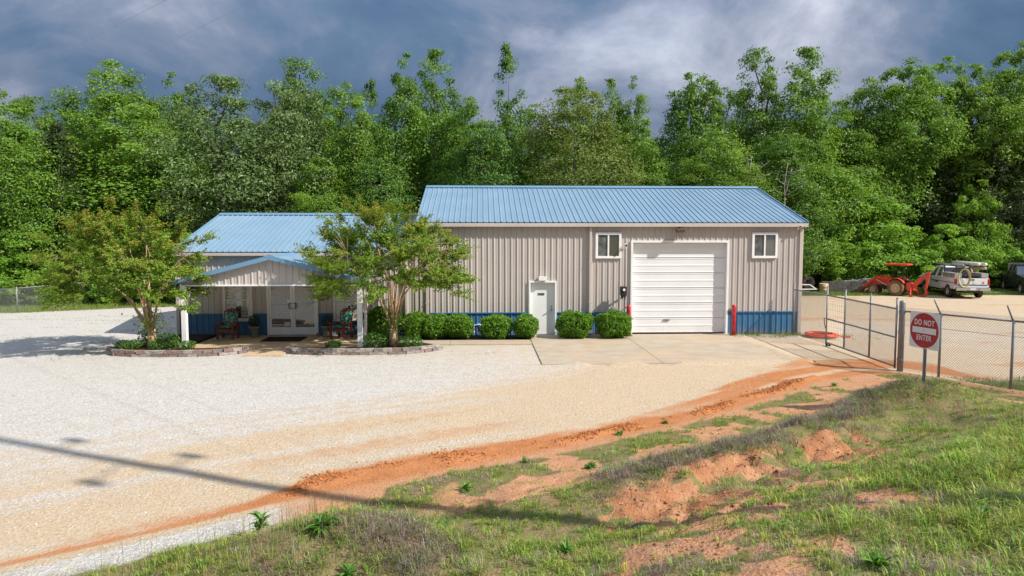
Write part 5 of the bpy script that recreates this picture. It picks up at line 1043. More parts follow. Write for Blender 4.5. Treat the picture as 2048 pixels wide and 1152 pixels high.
def pickup(loc, rz, label, paint, glass, tyre, rim, light_grille):
    t = thing('pickup_truck', loc, label, 'truck', 'pickups parked in the yard', rz)
    def panel(name, poly, hw, mat, bev=0.03, y0=None, parent=t):
        bm = bmesh.new(); lo = -hw if y0 is None else y0
        vs_ = [bm.verts.new((p[0], lo, p[1])) for p in poly]; f = bm.faces.new(vs_); r_ = bmesh.ops.extrude_face_region(bm, geom=[f])
        for v in r_['geom']:
            if isinstance(v, bmesh.types.BMVert): v.co.y = hw
        bmesh.ops.recalc_face_normals(bm, faces=bm.faces)
        ed = [e for e in bm.edges if abs(e.verts[0].co.y-e.verts[1].co.y) < 1e-4]
        if bev: bmesh.ops.bevel(bm, geom=ed, offset=bev, segments=2, affect='EDGES')
        return MB().bm(bm).build(name, mat, parent, True)
    bedp = [(0.96, 0.60), (0.96, 1.30), (-1.10, 1.30), (-1.13, 1.0), (-1.08, 0.60)]+arch(0, 0.47, 0.40, 0.60)[::-1]
    panel('bed_side', bedp, 0.99, paint, 0.025, 0.87); panel('bed_side', bedp, -0.87, paint, 0.025, -0.99)
    MB().box(-1.05, 0.95, -0.868, 0.868, 0.62, 0.74).build('bed_floor', M['black'], t, True)
    tg = MB().box(-1.15, -1.075, -0.865, 0.865, 0.70, 1.29, 0.02).build('tailgate', paint, t, True)
    MB().box(-1.165, -1.152, -0.12, 0.12, 1.16, 1.24, 0.005).build('handle', M['black'], tg, True)
    MB().box(-1.16, -1.151, -0.84, 0.84, 0.84, 0.90).build('stripe', M['bluestripe'], tg, True)
    cabp = [(0.98, 0.50), (0.98, 1.32), (2.98, 1.28), (2.98, 0.50)]; cab = panel('cab_body', cabp, 0.97, paint)
    hoodp = [(2.99, 0.55), (2.99, 1.28), (3.2, 1.27), (4.55, 1.16), (4.74, 1.05), (4.76, 0.62), (4.62, 0.60)]+arch(3.9, 0.47, 0.40, 0.60)+[]
    panel('hood', hoodp, 0.97, paint)
    gl = MB(); loft_box(gl, (1.03, 2.92, 0.93, 1.30, 1.27), (1.13, 2.18, 0.75, 1.90, 1.91)); gl.build('window_glass', glass, cab, True)
    rf_ = MB(); loft_box(rf_, (1.10, 2.26, 0.78, 1.885, 1.895), (1.20, 2.10, 0.68, 1.965, 1.97)); rf_.build('roof', paint, cab, True)
    for s in (-1, 1):
        for (a, b) in (((1.01, 0.955, 1.31), (1.12, 0.77, 1.91)), ((2.97, 0.955, 1.27), (2.22, 0.77, 1.91)), ((1.95, 0.958, 1.30), (1.80, 0.775, 1.91))): MB().bar((a[0], s*a[1], a[2]), (b[0], s*b[1], b[2]), 0.09, 0.05, (0, 1, 0)).build('pillar', paint, cab, True)
        MB().box(1.70, 1.88, s*0.975-0.012, s*0.975+0.012, 1.12, 1.15, 0.004).build('door_handle', M['chrome'], cab, True)
        for xd in (1.42, 2.62): MB().box(xd-0.006, xd+0.006, s*0.969-0.004, s*0.969+0.004, 0.58, 1.27).build('door_seam', M['dark'], cab, True)
        mi = MB().box(2.62, 2.78, min(s*1.05, s*1.30), max(s*1.05, s*1.30), 1.30, 1.58, 0.03); mi.bar((2.70, s*0.95, 1.34), (2.70, s*1.08, 1.40), 0.05, 0.05); mi.build('mirror', M['black'], cab, True)
        MB().box(-1.155, -1.06, min(s*0.868, s*0.992), max(s*0.868, s*0.992), 0.88, 1.26, 0.015).build('tail_light', M['tail'], t, True)
        MB().box(4.66, 4.775, min(s*0.62, s*0.93), max(s*0.62, s*0.93), 0.82, 1.03, 0.02).build('headlight', M['chrome'], t, True)
        MB().bar((0.75, s*0.93, 0.46), (3.2, s*0.93, 0.46), 0.16, 0.06).build('running_board', M['black'], t, True)
    MB().box(4.752, 4.79, -0.58, 0.58, 0.74, 1.05, 0.015).build('grille', light_grille, t, True); MB().box(4.70, 4.92, -0.98, 0.98, 0.48, 0.70, 0.04).build('front_bumper', light_grille, t, True)
    rb = MB().box(-1.36, -1.16, -0.97, -0.36, 0.52, 0.72, 0.03).box(-1.36, -1.16, 0.36, 0.97, 0.52, 0.72, 0.03).box(-1.31, -1.16, -0.359, 0.359, 0.54, 0.70, 0.02).build('rear_bumper', M['chrome'], t, True)
    MB().box(-1.322, -1.311, -0.16, 0.16, 0.55, 0.69).build('licence_plate', M['signwhite'], rb, True)
    MB().box(-1.1, 4.4, -0.45, 0.45, 0.36, 0.56).build('chassis', M['black'], t, True)
    for x in (0, 3.9):
        for y in (-0.85, 0.85): wheel(t, x, y, 0.40, 0.27, rim, tyre)
    return t
white_truck = pickup((30.9, 44.25, 0), R(77), 'white work pickup with pipe rack and yellow hose, parked by the trees', M['truckw'], M['glass'], M['rubber'], M['alu'], M['chrome'])
for s in (-1, 1):      # markings on the sides
    MB().box(-1.05, 2.9, s*0.992-0.003, s*0.992+0.003, 0.98, 1.02).build('stripe', M['bluestripe'], white_truck, True)
    MB().box(1.52, 1.98, s*0.9715-0.003, s*0.9715+0.003, 0.86, 1.02).build('door_logo', M['rust'], white_truck, True); MB().box(2.05, 2.5, s*0.9715-0.003, s*0.9715+0.003, 0.93, 0.97).build('door_lettering', M['bluestripe'], white_truck, True)
MB().cyl((-1.155, -0.18, 1.05), (-1.17, -0.18, 1.05), 0.11, 16).build('tailgate_cap', M['signwhite'], white_truck, True)
MB().cyl((-1.155, -0.62, 1.02), (-1.165, -0.62, 1.02), 0.06, 14).build('sticker', M['red'], white_truck, True)
rk = MB()
for x in (-0.95, 0.85):
    for y in (-0.88, 0.88): rk.bar((x, y, 1.36), (x, y, 2.03), 0.05, 0.05)
    rk.bar((x, -0.95, 2.03), (x, 0.95, 2.03), 0.05, 0.05)
for y in (-0.88, 0.88): rk.bar((-0.97, y, 2.04), (2.6, y, 2.04), 0.045, 0.045)
rk.bar((2.5, -0.9, 2.03), (2.5, 0.9, 2.03), 0.05, 0.05); rk.build('pipe_rack', M['black'], white_truck, True)
for s, mt in ((1, 'alu'), (-1, 'alu')):
    bx_ = MB().box(-1.0, 0.9, min(s*0.56, s*0.96), max(s*0.56, s*0.96), 1.31, 1.60, 0.02).build('tool_box', M[mt], white_truck, True)
    for xx in (-0.45, 0.35): MB().box(xx-0.03, xx+0.03, min(s*0.958, s*0.972), max(s*0.958, s*0.972), 1.46, 1.54).build('latch', M['black'], bx_, True)
def to_world(o, p): return Matrix.Translation(o.location) @ Euler(o.rotation_euler).to_matrix().to_4x4() @ Vector(p)
def held(name, mb, parent, mat, label, cat, group=None, smooth=True):
    o = mb.build(name, mat, None, True, smooth); o.location = parent.location; o.rotation_euler = parent.rotation_euler; return tag(o, label, cat, group)
held('pipe', MB().tube([(-1.35, -0.62, 2.17), (2.9, -0.62, 2.17)], 0.105, 14), white_truck, M['pvc'], 'thick white pipe on the pickup rack, outermost on the right', 'pipe', 'pipes on the pickup rack')
held('pipe', MB().tube([(-1.05, -0.36, 2.165), (2.7, -0.36, 2.165)], 0.10, 14), white_truck, M['pvc'], 'white pipe on the pickup rack beside the thick one', 'pipe', 'pipes on the pickup rack')
held('pipe', MB().tube([(-1.25, -0.66, 1.92), (0.9, -0.66, 1.92)], 0.085, 14), white_truck, M['tanpipe'], 'tan pipe slung under the pickup rack', 'pipe', 'pipes on the pickup rack')
held('pipe', MB().tube([(-0.9, 0.45, 2.10), (2.9, 0.62, 2.10)], 0.04, 8), white_truck, M['alu'], 'thin grey pole lying on the pickup rack left side', 'pipe', 'pipes on the pickup rack')
hl = []
for i in range(4*24):
    a = 2*math.pi*i/24; k_ = i/24; hl.append((-1.22-0.02*k_+0.02*math.sin(a*2), 0.50+(0.27+0.02*k_)*math.cos(a), 1.32+(0.52+0.015*k_)*math.sin(a)))
held('hose_coil', MB().tube(hl, 0.026, 6), white_truck, M['yhose'], 'yellow hose coil hanging on the white pickup tailgate', 'hose')
held('hose', MB().tube([(-0.9, 0.3, 1.4), (-0.8, 0.1, 1.75), (-0.75, -0.15, 1.88), (-0.7, -0.3, 1.8), (-0.6, -0.35, 1.3)], 0.02, 6), white_truck, M['hose'], 'red hose arching out of the white pickup bed', 'hose')
tk = MB().box(-0.85, -0.15, -0.45, 0.35, 0.75, 1.42, 0.05); held('bed_tank', tk, white_truck, M['black'], 'black pump unit standing in the white pickup bed', 'pump', None, False)
dark_truck = pickup((38.7, 49.6, 0), R(247), 'black pickup with grille guard cut by the right picture edge', M['truckb'], M['glass'], M['rubber'], M['alu'], M['black'])
gg = MB()
for y in (-0.55, 0.55): gg.bar((4.98, y, 0.5), (5.0, y, 1.2), 0.06, 0.06)
for z in (0.75, 1.0, 1.2): gg.bar((5.0, -0.9, z), (5.0, 0.9, z), 0.05, 0.05)
gg.build('grille_guard', M['black'], dark_truck, True)
for y in (-0.7, 0.7): MB().cyl((4.93, y, 0.58), (4.95, y, 0.58), 0.07, 12).build('fog_light', M['chrome'], dark_truck, True)
MB().bar((0.9, -0.9, 1.38), (0.9, -0.9, 2.0), 0.05, 0.05).bar((0.9, 0.9, 1.38), (0.9, 0.9, 2.0), 0.05, 0.05).bar((0.9, -0.93, 2.0), (0.9, 0.93, 2.0), 0.05, 0.05).build('headache_rack', M['alu'], dark_truck, True)

# tractor with loader and backhoe (local x forward, y left)
tc_ = thing('backhoe_tractor', (27.6, 45.9, 0), 'orange-red compact tractor with canopy, loader and backhoe by the trees', 'tractor', None, R(132))
tc_.scale = (0.84, 0.84, 0.92)
for y in (-0.68, 0.68): wheel(tc_, 0, y, 0.56, 0.36, M['barrel'], M['mudtyre'], 'rear_wheel', 14)
for y in (-0.58, 0.58): wheel(tc_, 1.72, y, 0.38, 0.28, M['barrel'], M['mudtyre'], 'front_wheel', 12)
MB().box(-0.35, 1.9, -0.22, 0.22, 0.45, 0.75, 0.03).build('chassis', M['black'], tc_, True)
hd = MB().prism([(0.75, 0.76), (0.75, 1.28), (1.2, 1.27), (1.95, 1.16), (2.12, 1.02), (2.12, 0.72)], -0.27, 0.27).build('hood', M['kub'], tc_, True)
MB().box(2.10, 2.135, -0.20, 0.20, 0.76, 1.0).build('grille', M['black'], hd, True)
for s in (-1, 1):
    fd = MB(); pts = [(0.66*math.cos(a), 0.60+0.68*math.sin(a)) for a in np.linspace(R(30), R(150), 8)]
    for (a, b) in zip(pts[:-1], pts[1:]): fd.bar((a[0], s*0.64, a[1]), (b[0], s*0.64, b[1]), 0.40, 0.03, (0, 0, 1))
    fd.build('fender', M['kub'], tc_, True)
    MB().tube([(0.28, s*0.48, 0.7), (0.28, s*0.50, 2.16)], 0.032, 8).build('canopy_post', M['black'], tc_, True); MB().tube([(-0.38, s*0.48, 0.7), (-0.42, s*0.50, 2.16)], 0.036, 8).build('canopy_post', M['black'], tc_, True)
    la = MB().bar((0.62, s*0.46, 1.18), (1.55, s*0.46, 1.32), 0.08, 0.14).bar((1.50, s*0.46, 1.33), (2.62, s*0.46, 0.40), 0.08, 0.14).bar((0.62, s*0.46, 0.55), (0.62, s*0.46, 1.24), 0.10, 0.14); la.build('loader_arm', M['kub'], tc_, True)
    MB().cyl((0.72, s*0.46, 0.72), (1.55, s*0.46, 1.12), 0.04, 8).build('loader_cylinder', M['alu'], tc_, True)
    sb_ = MB().bar((-0.95, s*0.30, 0.72), (-1.15, s*0.95, 0.10), 0.10, 0.12).box(-1.3, -1.0, min(s*0.82, s*1.06), max(s*0.82, s*1.06), 0.02, 0.08); sb_.build('stabiliser', M['kub'], tc_, True)
cnp = MB().box(-0.78, 0.92, -0.66, 0.66, 2.18, 2.27, 0.04).box(-0.70, 0.84, -0.58, 0.58, 2.271, 2.30, 0.01).build('canopy', M['kub'], tc_, True)
bk = MB(); bp_ = [(2.62, 0.55), (2.55, 0.25), (2.62, 0.06), (3.25, 0.03), (3.27, 0.06), (2.70, 0.12), (2.65, 0.28), (2.70, 0.55)]
bk.prism(bp_, -0.80, 0.80).prism([(2.60, 0.55), (2.56, 0.24), (2.63, 0.05), (3.2, 0.04)], -0.83, -0.80).prism([(2.60, 0.55), (2.56, 0.24), (2.63, 0.05), (3.2, 0.04)], 0.80, 0.83).build('loader_bucket', M['rust'], tc_, True)
MB().box(-0.30, 0.12, -0.24, 0.24, 0.86, 0.96, 0.03).box(-0.38, -0.28, -0.24, 0.24, 0.93, 1.38, 0.04).build('seat', M['black'], tc_, True)
MB().bar((0.62, 0, 1.0), (0.40, 0, 1.36), 0.04, 0.04).tube([(0.40+0.06*math.sin(a), 0.19*math.cos(a), 1.36+0.16*math.sin(a)) for a in np.linspace(0, 2*math.pi, 20, endpoint=False)], 0.016, 6, closed=True).build('steering_wheel', M['black'], tc_, True)
MB().tube([(1.25, -0.16, 1.25), (1.25, -0.16, 1.78)], 0.03, 8).build('exhaust', M['black'], tc_, True)
MB().box(-0.98, -0.62, -0.40, 0.40, 0.45, 0.95, 0.04).box(-1.15, -0.96, -0.18, 0.18, 0.40, 0.90, 0.03).build('backhoe_frame', M['kub'], tc_, True)
MB().box(-0.86, -0.66, -0.30, 0.30, 0.96, 1.14, 0.03).build('lever_console', M['black'], tc_, True)
for y in (-0.2, -0.1, 0.1, 0.2): MB().cyl((-0.78, y, 1.1), (-0.72, y, 1.36), 0.012, 6).build('lever', M['black'], tc_, True)
MB().prism([(-1.05, 0.55), (-1.0, 0.75), (-1.45, 1.32), (-2.0, 1.62), (-2.08, 1.50), (-1.62, 1.16), (-1.22, 0.62)], -0.09, 0.09).build('boom', M['kub'], tc_, True)
MB().bar((-2.10, 0, 1.78), (-1.92, 0, 0.42), 0.14, 0.17, (1, 0, 0)).build('dipper', M['kub'], tc_, True)
MB().cyl((-1.42, 0, 1.42), (-2.06, 0, 1.76), 0.04, 8).build('dipper_cylinder', M['alu'], tc_, True)
MB().prism([(-1.90, 0.48), (-2.06, 0.40), (-2.06, 0.16), (-1.86, 0.02), (-1.50, 0.04), (-1.56, 0.10), (-1.82, 0.14), (-1.92, 0.26)], -0.19, 0.19).build('digging_bucket', M['kub'], tc_, True)

# utility trailer showing past the shop corner
ut = thing('utility_trailer', (19.75, 45.3, 0), 'black utility trailer with white tongue showing past the shop right corner', 'trailer', None, R(-8))
MB().box(-1.5, 1.25, -0.75, 0.75, 0.50, 0.58, 0.01).build('bed', M['black'], ut, True)
for s in (-0.75, 0.75):
    q = MB()
    for z in (0.75, 1.0, 1.25): q.bar((-1.5, s, z), (1.25, s, z), 0.04, 0.05)
    for x in np.linspace(-1.48, 1.23, 7): q.bar((x, s, 0.56), (x, s, 1.27), 0.04, 0.04)
    q.build('side_rail', M['black'], ut, True)
MB().box(1.25, 1.30, -0.75, 0.75, 0.6, 1.35, 0.01).build('end_gate', simple('grey_mesh_gate', (0.10, 0.11, 0.13), 0.6), ut, True)
wheel(ut, -0.1, -0.92, 0.34, 0.22, M['alu'], M['rubber']); wheel(ut, -0.1, 0.92, 0.34, 0.22, M['alu'], M['rubber'])
q = MB().bar((0.3, -1.05, 0.86), (1.15, -1.05, 0.86), 0.05, 0.06).bar((1.15, -1.05, 0.86), (1.55, -1.05, 0.58), 0.05, 0.06).bar((0.3, -1.05, 0.56), (1.6, -1.05, 0.58), 0.05, 0.06).bar((-0.5, -1.05, 0.80), (0.3, -1.05, 0.86), 0.05, 0.06)
q.build('white_frame', M['white'], ut, True)
sp = thing('spare_tyre', (20.85, 44.75, 0.62), 'black tyre leaning on the utility trailer by the shop corner', 'tyre'); ty = MB().lathe([(0.20, -0.09), (0.30, -0.11), (0.37, -0.10), (0.40, -0.07), (0.40, 0.07), (0.37, 0.10), (0.30, 0.11), (0.20, 0.09), (0.20, -0.09)], (0, 0, 0.40), 26, 'Y', False).build('rubber', M['rubber'], sp, True)
sp.location = (20.75, 44.4, 0.58)
br = thing('barrel', (23.4, 47.7, 0), 'tan barrel on the grass between trailer and timber stack', 'barrel')
MB().lathe([(0.27, 0), (0.30, 0.03), (0.30, 0.22), (0.31, 0.24), (0.30, 0.26), (0.30, 0.46), (0.31, 0.48), (0.30, 0.50), (0.30, 0.66), (0.27, 0.69), (0.25, 0.66)], (0,0,0), 22).build('drum', M['barrel'], br, True, True)
MB().lathe([(0.26, 0.655), (0.001, 0.66)], (0,0,0), 22).build('lid', M['greylum'], br, True)
# stacked weathered timbers
rb_ = random.Random(9); bx0, by0 = 26.6, 48.6
LAB = ['lowest front timber of the dark stack left of the tractor', 'second timber from the front on the bottom of the dark stack', 'third bottom timber of the dark stack', 'hindmost bottom timber of the dark stack', 'front timber of the second layer of the dark stack', 'middle timber of the second layer of the dark stack', 'rear timber of the second layer of the dark stack', 'front timber of the third layer of the dark stack', 'rear timber of the third layer of the dark stack', 'pale grey board on top of the dark timber stack', 'topmost pale board resting on the timber stack', 'short pale board beside the topmost board']
n = 0
for lay, cnt in enumerate((4, 3, 2)):
    for j in range(cnt):
        ln = rb_.uniform(2.9, 3.6); x = bx0-1.4+rb_.uniform(-0.25, 0.35); y = by0-0.75+j*0.42+lay*0.2; z = lay*0.27
        o = MB().bar((-ln/2, 0, 0.13), (ln/2, 0, 0.13), 0.34, 0.25).build('timber_beam', M['lumber'], None, True); o.location = (x, y, z); o.rotation_euler = (0, 0, rb_.uniform(-0.05, 0.05)); tag(o, LAB[n], 'timber', 'stacked timbers'); n += 1
for j in range(3):
    ln = (2.0, 1.5, 1.1)[j]; o = MB().bar((-ln/2, 0, 0.03), (ln/2, 0, 0.03), 0.24, 0.06).build('board', M['greylum'], None, True); o.location = (bx0-0.5+0.35*j, by0-0.35+0.3*(j % 2), 0.79+0.07*j); o.rotation_euler = (0, 0, 0.08*j-0.05); tag(o, LAB[n], 'board', 'boards on the timber stack'); n += 1
kerb = MB().bar((34.0, 46.8, 0.07), (37.5, 46.4, 0.07), 0.16, 0.14).build('parking_log', M['greylum']); tag(kerb, 'pale log lying on the ground between the two pickups', 'log')

# ------------------------------------------------------------------ power pole beside the camera (its shadow crosses the gravel) and its lines
PXp, PYp = 11.5, 4.15; pz = gz(PXp, PYp)
pole = thing('power_pole', (PXp, PYp, pz), 'tall wooden power pole casting the long shadow over the gravel', 'pole')
HP = 25.0
MB().tube([(0, 0, -1), (0, 0, HP*0.5), (0, 0, HP)], [0.165, 0.135, 0.10], 12).build('shaft', M['polewood'], pole, True, True)
ca = MB().bar((-0.35, -0.31, 10.5), (0.35, 0.31, 10.5), 0.08, 0.10); ca.build('cross_arm', M['polewood'], pole, True)
for f in (-0.9, 0.9): MB().lathe([(0.03, 10.55), (0.06, 10.58), (0.06, 10.66), (0.03, 10.70)], (0.35*f, 0.31*f, 0), 10).build('insulator', M['alu'], pole, True)
for (ox, oy, oz) in ((0.0, 0.62, 18.0), (0.0, 0.79, 15.4), (0.0, -1.05, 16.4)):
    MB().lathe([(0.02, oz-0.24), (0.11, oz-0.20), (0.11, oz+0.18), (0.06, oz+0.22), (0.001, oz+0.24)], (ox, oy, 0), 14).bar((0, 0, oz), (ox, oy, oz), 0.035, 0.035).build('transformer', M['alu'], pole, True)
def wire(name, a, b, sag, label):
    a, b = Vector(a), Vector(b); pts = [a.lerp(b, f)-Vector((0, 0, sag*4*f*(1-f))) for f in np.linspace(0, 1, 25)]
    tag(MB().tube(pts, 0.0065, 5).build(name, simple('line_grey', (0.42, 0.40, 0.39), 0.6)), label, 'power line', 'power lines')
wire('power_line', (PXp-0.32, PYp-0.28, pz+10.7), (-61.9, 75.0, 12.2), 0.0, 'upper left of the two power lines crossing the sky')
wire('power_line', (PXp+0.32, PYp+0.28, pz+10.7), (-54.9, 75.0, 12.2), 0.0, 'lower right of the two power lines crossing the sky')

# ------------------------------------------------------------------ grass, weeds, loose stones
def blades(P, h, w, lean, colr, seed):
    r = np.random.default_rng(seed); n = len(P); a = r.uniform(0, 2*np.pi, n); D = np.stack([np.cos(a), np.sin(a), np.zeros(n)], 1); b = a+np.pi/2+r.normal(0, 0.5, n); Wd = np.stack([np.cos(b), np.sin(b), np.zeros(n)], 1)
    up = np.array([0, 0, 1.0]); L = lean[:, None]; H_ = h[:, None]; W_ = w[:, None]
    mid = P+H_*(up*(1-0.35*L)*0.55+D*L*0.30); tip = P+H_*(up*(1-0.75*L)+D*L*0.85); base = P-up*0.015
    V = np.stack([base-Wd*W_/2, base+Wd*W_/2, mid+Wd*W_*0.38, mid-Wd*W_*0.38, tip], 1).reshape(-1, 3); i = np.arange(n)*5
    F = np.concatenate([np.stack([i, i+1, i+2], 1), np.stack([i, i+2, i+3], 1), np.stack([i+3, i+2, i+4], 1)])
    c = np.concatenate([np.clip(colr, 0, 1), np.ones((n, 1))], 1); return V, F, np.repeat(c, 5, 0)
def grass_obj(name, P, h, w, lean, colr, seed, label):
    V, F, c = blades(P, h, w, lean, colr, seed); o = linkmesh(name, np_mesh(name, V, F, M['blade'], {'col': c})); tag(o, label, 'grass', kind='stuff'); return o
g = np.random.default_rng(77)
def view_keep(x, y): return np.abs(x-0.04*y) < y*0.82+1.6
def tufts(cx, cy, nb, spread, hts, wds, lean_lo, lean_hi, colr, seed):
    """blades fanning out of tuft centres; per-tuft arrays hts, wds, colr"""
    r = np.random.default_rng(seed); k = np.repeat(np.arange(len(cx)), nb); n = len(k); a = r.uniform(0, 6.283, n); q = r.random(n)**0.6
    x = cx[k]+np.cos(a)*q*spread[k]; y = cy[k]+np.sin(a)*q*spread[k]; P = np.stack([x, y, ground_z(x, y)], 1)
    h = hts[k]*r.uniform(0.55, 1.15, n); w = wds[k]*r.uniform(0.7, 1.3, n); lean = np.clip(lean_lo+(lean_hi-lean_lo)*(0.35*q+0.65*r.random(n)), 0, 1.3); c = colr[k]*r.uniform(0.72, 1.28, (n, 1))
    return P, h, w, lean, c, a
def blades_dir(P, h, w, lean, colr, ang, seed):
    r = np.random.default_rng(seed); n = len(P); a = ang+r.normal(0, 0.6, n); D = np.stack([np.cos(a), np.sin(a), np.zeros(n)], 1); Wd = np.stack([-np.sin(a), np.cos(a), np.zeros(n)], 1); Wd = Wd*np.cos(r.normal(0, 0.5, n))[:, None]
    up = np.array([0, 0, 1.0]); L = lean[:, None]; H_ = h[:, None]; W_ = w[:, None]; mid = P+H_*(up*(1-0.35*L)*0.55+D*L*0.30); tip = P+H_*(up*(1-0.75*L)+D*L*0.85); base = P-up*0.015
    V = np.stack([base-Wd*W_/2, base+Wd*W_/2, mid+Wd*W_*0.42, mid-Wd*W_*0.42, tip], 1).reshape(-1, 3); i = np.arange(n)*5
    F = np.concatenate([np.stack([i, i+1, i+2], 1), np.stack([i, i+2, i+3], 1), np.stack([i+3, i+2, i+4], 1)]); return V, F, np.repeat(np.concatenate([np.clip(colr, 0, 1), np.ones((n, 1))], 1), 5, 0)
def tuft_obj(name, T, seed, label): V, F, c = blades_dir(*T[:5], T[5], seed); tag(linkmesh(name, np_mesh(name, V, F, M['blade'], {'col': c})), label, 'grass', kind='stuff')
N0 = 90000
y_ = 4.6+(20.6-4.6)*g.random(N0)**1.3; x_ = g.uniform(-6.5, 15.5, N0); k_ = view_keep(x_, y_); x_, y_ = x_[k_], y_[k_]
s_ = edge_dist(x_, y_); k_ = s_ > 0.3; x_, y_, s_ = x_[k_], y_[k_], s_[k_]
vg, br_, gl_, lw_ = cover_masks(x_, y_, s_); clump = fbm(x_*2.6, y_*2.6, 91, 3); patch = fbm(x_*1.1, y_*1.1, 93, 3); pa2 = fbm(x_*0.55, y_*0.55, 95, 3)
prob = vg*(0.26+0.95*sstep(0.38, 0.58, clump))+(0.10*br_+0.26*gl_+0.26*lw_)*sstep(0.44, 0.56, clump)+0.012
prob = prob*np.clip(8.0/np.maximum(y_, 5), 0.45, 1.0)*0.60
k_ = g.random(len(x_)) < prob; x_, y_, s_, clump, patch, pa2, vg, gk, lk = (q[k_] for q in (x_, y_, s_, clump, patch, pa2, vg, gl_, lw_)); n = len(x_)
crest = np.exp(-((s_-3.0)/0.6)**2)*sstep(0.8, 2.4, x_)*(1-sstep(9.5, 11, x_))+np.exp(-((x_+0.8)/0.8)**2-((y_-7.7)/0.8)**2)+0.8*np.exp(-((x_+2.2)/0.4)**2-((y_-7.2)/0.5)**2)
dryp = np.clip(0.30+0.35*crest+0.35*np.clip(gk+lk, 0, 1)+1.7*(patch-0.5)+0.7*(pa2-0.5)-0.15*sstep(4.0, 5.5, x_), 0.06, 0.92); isdry = g.random(n) < dryp
lush = sstep(2.6, 4.6, x_)*sstep(5.2, 6.4, s_)
gr = np.stack([0.215+0.11*g.random(n), 0.305+0.13*g.random(n), 0.046+0.03*g.random(n)], 1)*(0.62+0.75*patch[:, None])
dr = np.stack([0.33+0.16*g.random(n), 0.275+0.13*g.random(n), 0.195+0.10*g.random(n)], 1)*(0.55+0.6*g.random(n))[:, None]
yel = (~isdry) & (g.random(n) < 0.2); gr[yel] = gr[yel]*np.array([1.5, 1.2, 1.7])
ht = np.where(isdry, g.uniform(0.07, 0.16, n), g.uniform(0.06, 0.16, n))*(1+0.9*lush)*(0.5+0.5*np.clip(vg, 0, 1)); wd = np.where(isdry, g.uniform(0.003, 0.006, n), g.uniform(0.006, 0.012, n)*(1+0.4*lush)); sp_ = g.uniform(0.03, 0.09, n)*(1+0.5*lush)
tuft_obj('grass', tufts(x_[~isdry], y_[~isdry], 12, sp_[~isdry], ht[~isdry], wd[~isdry], 0.15, 1.0, gr[~isdry], 1), 1, 'green grass tufts growing over the clay bank in the foreground')
tuft_obj('dry_grass', tufts(x_[isdry], y_[isdry], 12, sp_[isdry]*1.3, ht[isdry], wd[isdry], 0.45, 1.25, dr[isdry], 2), 2, 'dry straw-coloured grass tufts scattered over the bank')
# matted grey-brown brush on the bank crest and on the mound
nb_ = 30000; x_ = g.uniform(-3.2, 10.5, nb_); y_ = g.uniform(6.6, 17, nb_); s_ = edge_dist(x_, y_); nn = fbm(x_*1.4, y_*1.4, 97, 3)
pb = np.exp(-((s_-2.95-0.5*(nn-0.5))/0.42)**2)*sstep(1.2, 2.6, x_)*(1-sstep(9.0, 10.5, x_))*sstep(0.30, 0.50, nn)*1.4+np.exp(-((x_+0.75)/0.75)**2-((y_-7.75)/0.7)**2)*sstep(0.36, 0.52, nn)*1.5+np.exp(-((x_+2.1)/0.35)**2-((y_-7.0)/0.4)**2)
pb = pb+0.5*np.exp(-((x_-9.45)/0.5)**2-((y_-14.25)/0.4)**2)
k_ = (g.random(nb_) < np.clip(pb, 0, 1)) & view_keep(x_, y_) & (s_ > 0.6); x_, y_ = x_[k_], y_[k_]; n = len(x_)
bc = np.stack([0.27+0.13*g.random(n), 0.220+0.10*g.random(n), 0.170+0.07*g.random(n)], 1)*(0.4+0.95*g.random(n)**1.5)[:, None]; gm = g.random(n) < 0.14; bc[gm] = np.array([0.19, 0.27, 0.04])
tuft_obj('dry_brush', tufts(x_, y_, 13, g.uniform(0.04, 0.12, n), g.uniform(0.10, 0.32, n), g.uniform(0.004, 0.008, n), 0.35, 1.3, bc, 3), 3, 'matted grey-brown dead brush on the bank crest and mound')
# tall seed stalks on the near mound
q = 420; xs_ = g.normal(-2.6, 0.9, q); yy_ = g.normal(8.0, 0.55, q); ks = edge_dist(xs_, yy_) > 0.8; xs_, yy_ = xs_[ks], yy_[ks]
n = len(xs_); grass_obj('seed_grass', np.stack([xs_, yy_, ground_z(xs_, yy_)], 1), g.uniform(0.22, 0.48, n), np.full(n, 0.005), g.uniform(0.05, 0.3, n), np.stack([0.24+0.1*g.random(n), 0.25+0.08*g.random(n), 0.09+0.03*g.random(n)], 1), 3, 'tall thin seed stalks of grass on the near left mound')
# coarser grass in the yard edges
def strip(name, label, fn, n, hr, wr, seed, tone=1.0):
    x, y, p = fn(n); k_ = g.random(n) < p; x, y = x[k_], y[k_]; m_ = len(x); cl_ = np.stack([0.10+0.06*g.random(m_), 0.18+0.08*g.random(m_), 0.025+0.02*g.random(m_)], 1)*tone; dd2 = g.random(m_) < 0.22; cl_[dd2] = cl_[dd2]*np.array([2.1, 1.35, 2.4])
    grass_obj(name, np.stack([x, y, ground_z(x, y)], 1), g.uniform(*hr, m_), g.uniform(*wr, m_), g.uniform(0.2, 0.9, m_), cl_, seed, label)
def f_in(n):
    x = g.uniform(12.6, 19, n); y = g.uniform(14.5, 19.4, n); p = (fence_side(x, y) > 0)*sstep(19.3, 18.2, y+0.6*(fbm(x, y, 77, 3)-0.5))*(0.3+0.9*sstep(0.35, 0.6, fbm(x*2, y*2, 61, 3))); return x, y, p
strip('yard_grass', 'short grass inside the chain-link fence at the right', f_in, 42000, (0.06, 0.16), (0.005, 0.011), 11)
def f_far(n):
    x = g.uniform(17.5, 42, n); y = g.uniform(45.4, 49.5, n); p = sstep(45.3, 46.2, y+0.8*(fbm(x*0.4, y*0.4, 71, 3)-0.5))*0.9; return x, y, p
strip('yard_grass', 'grass strip between the parked vehicles and the right-hand wood', f_far, 52000, (0.08, 0.32), (0.012, 0.03), 12, 1.15)
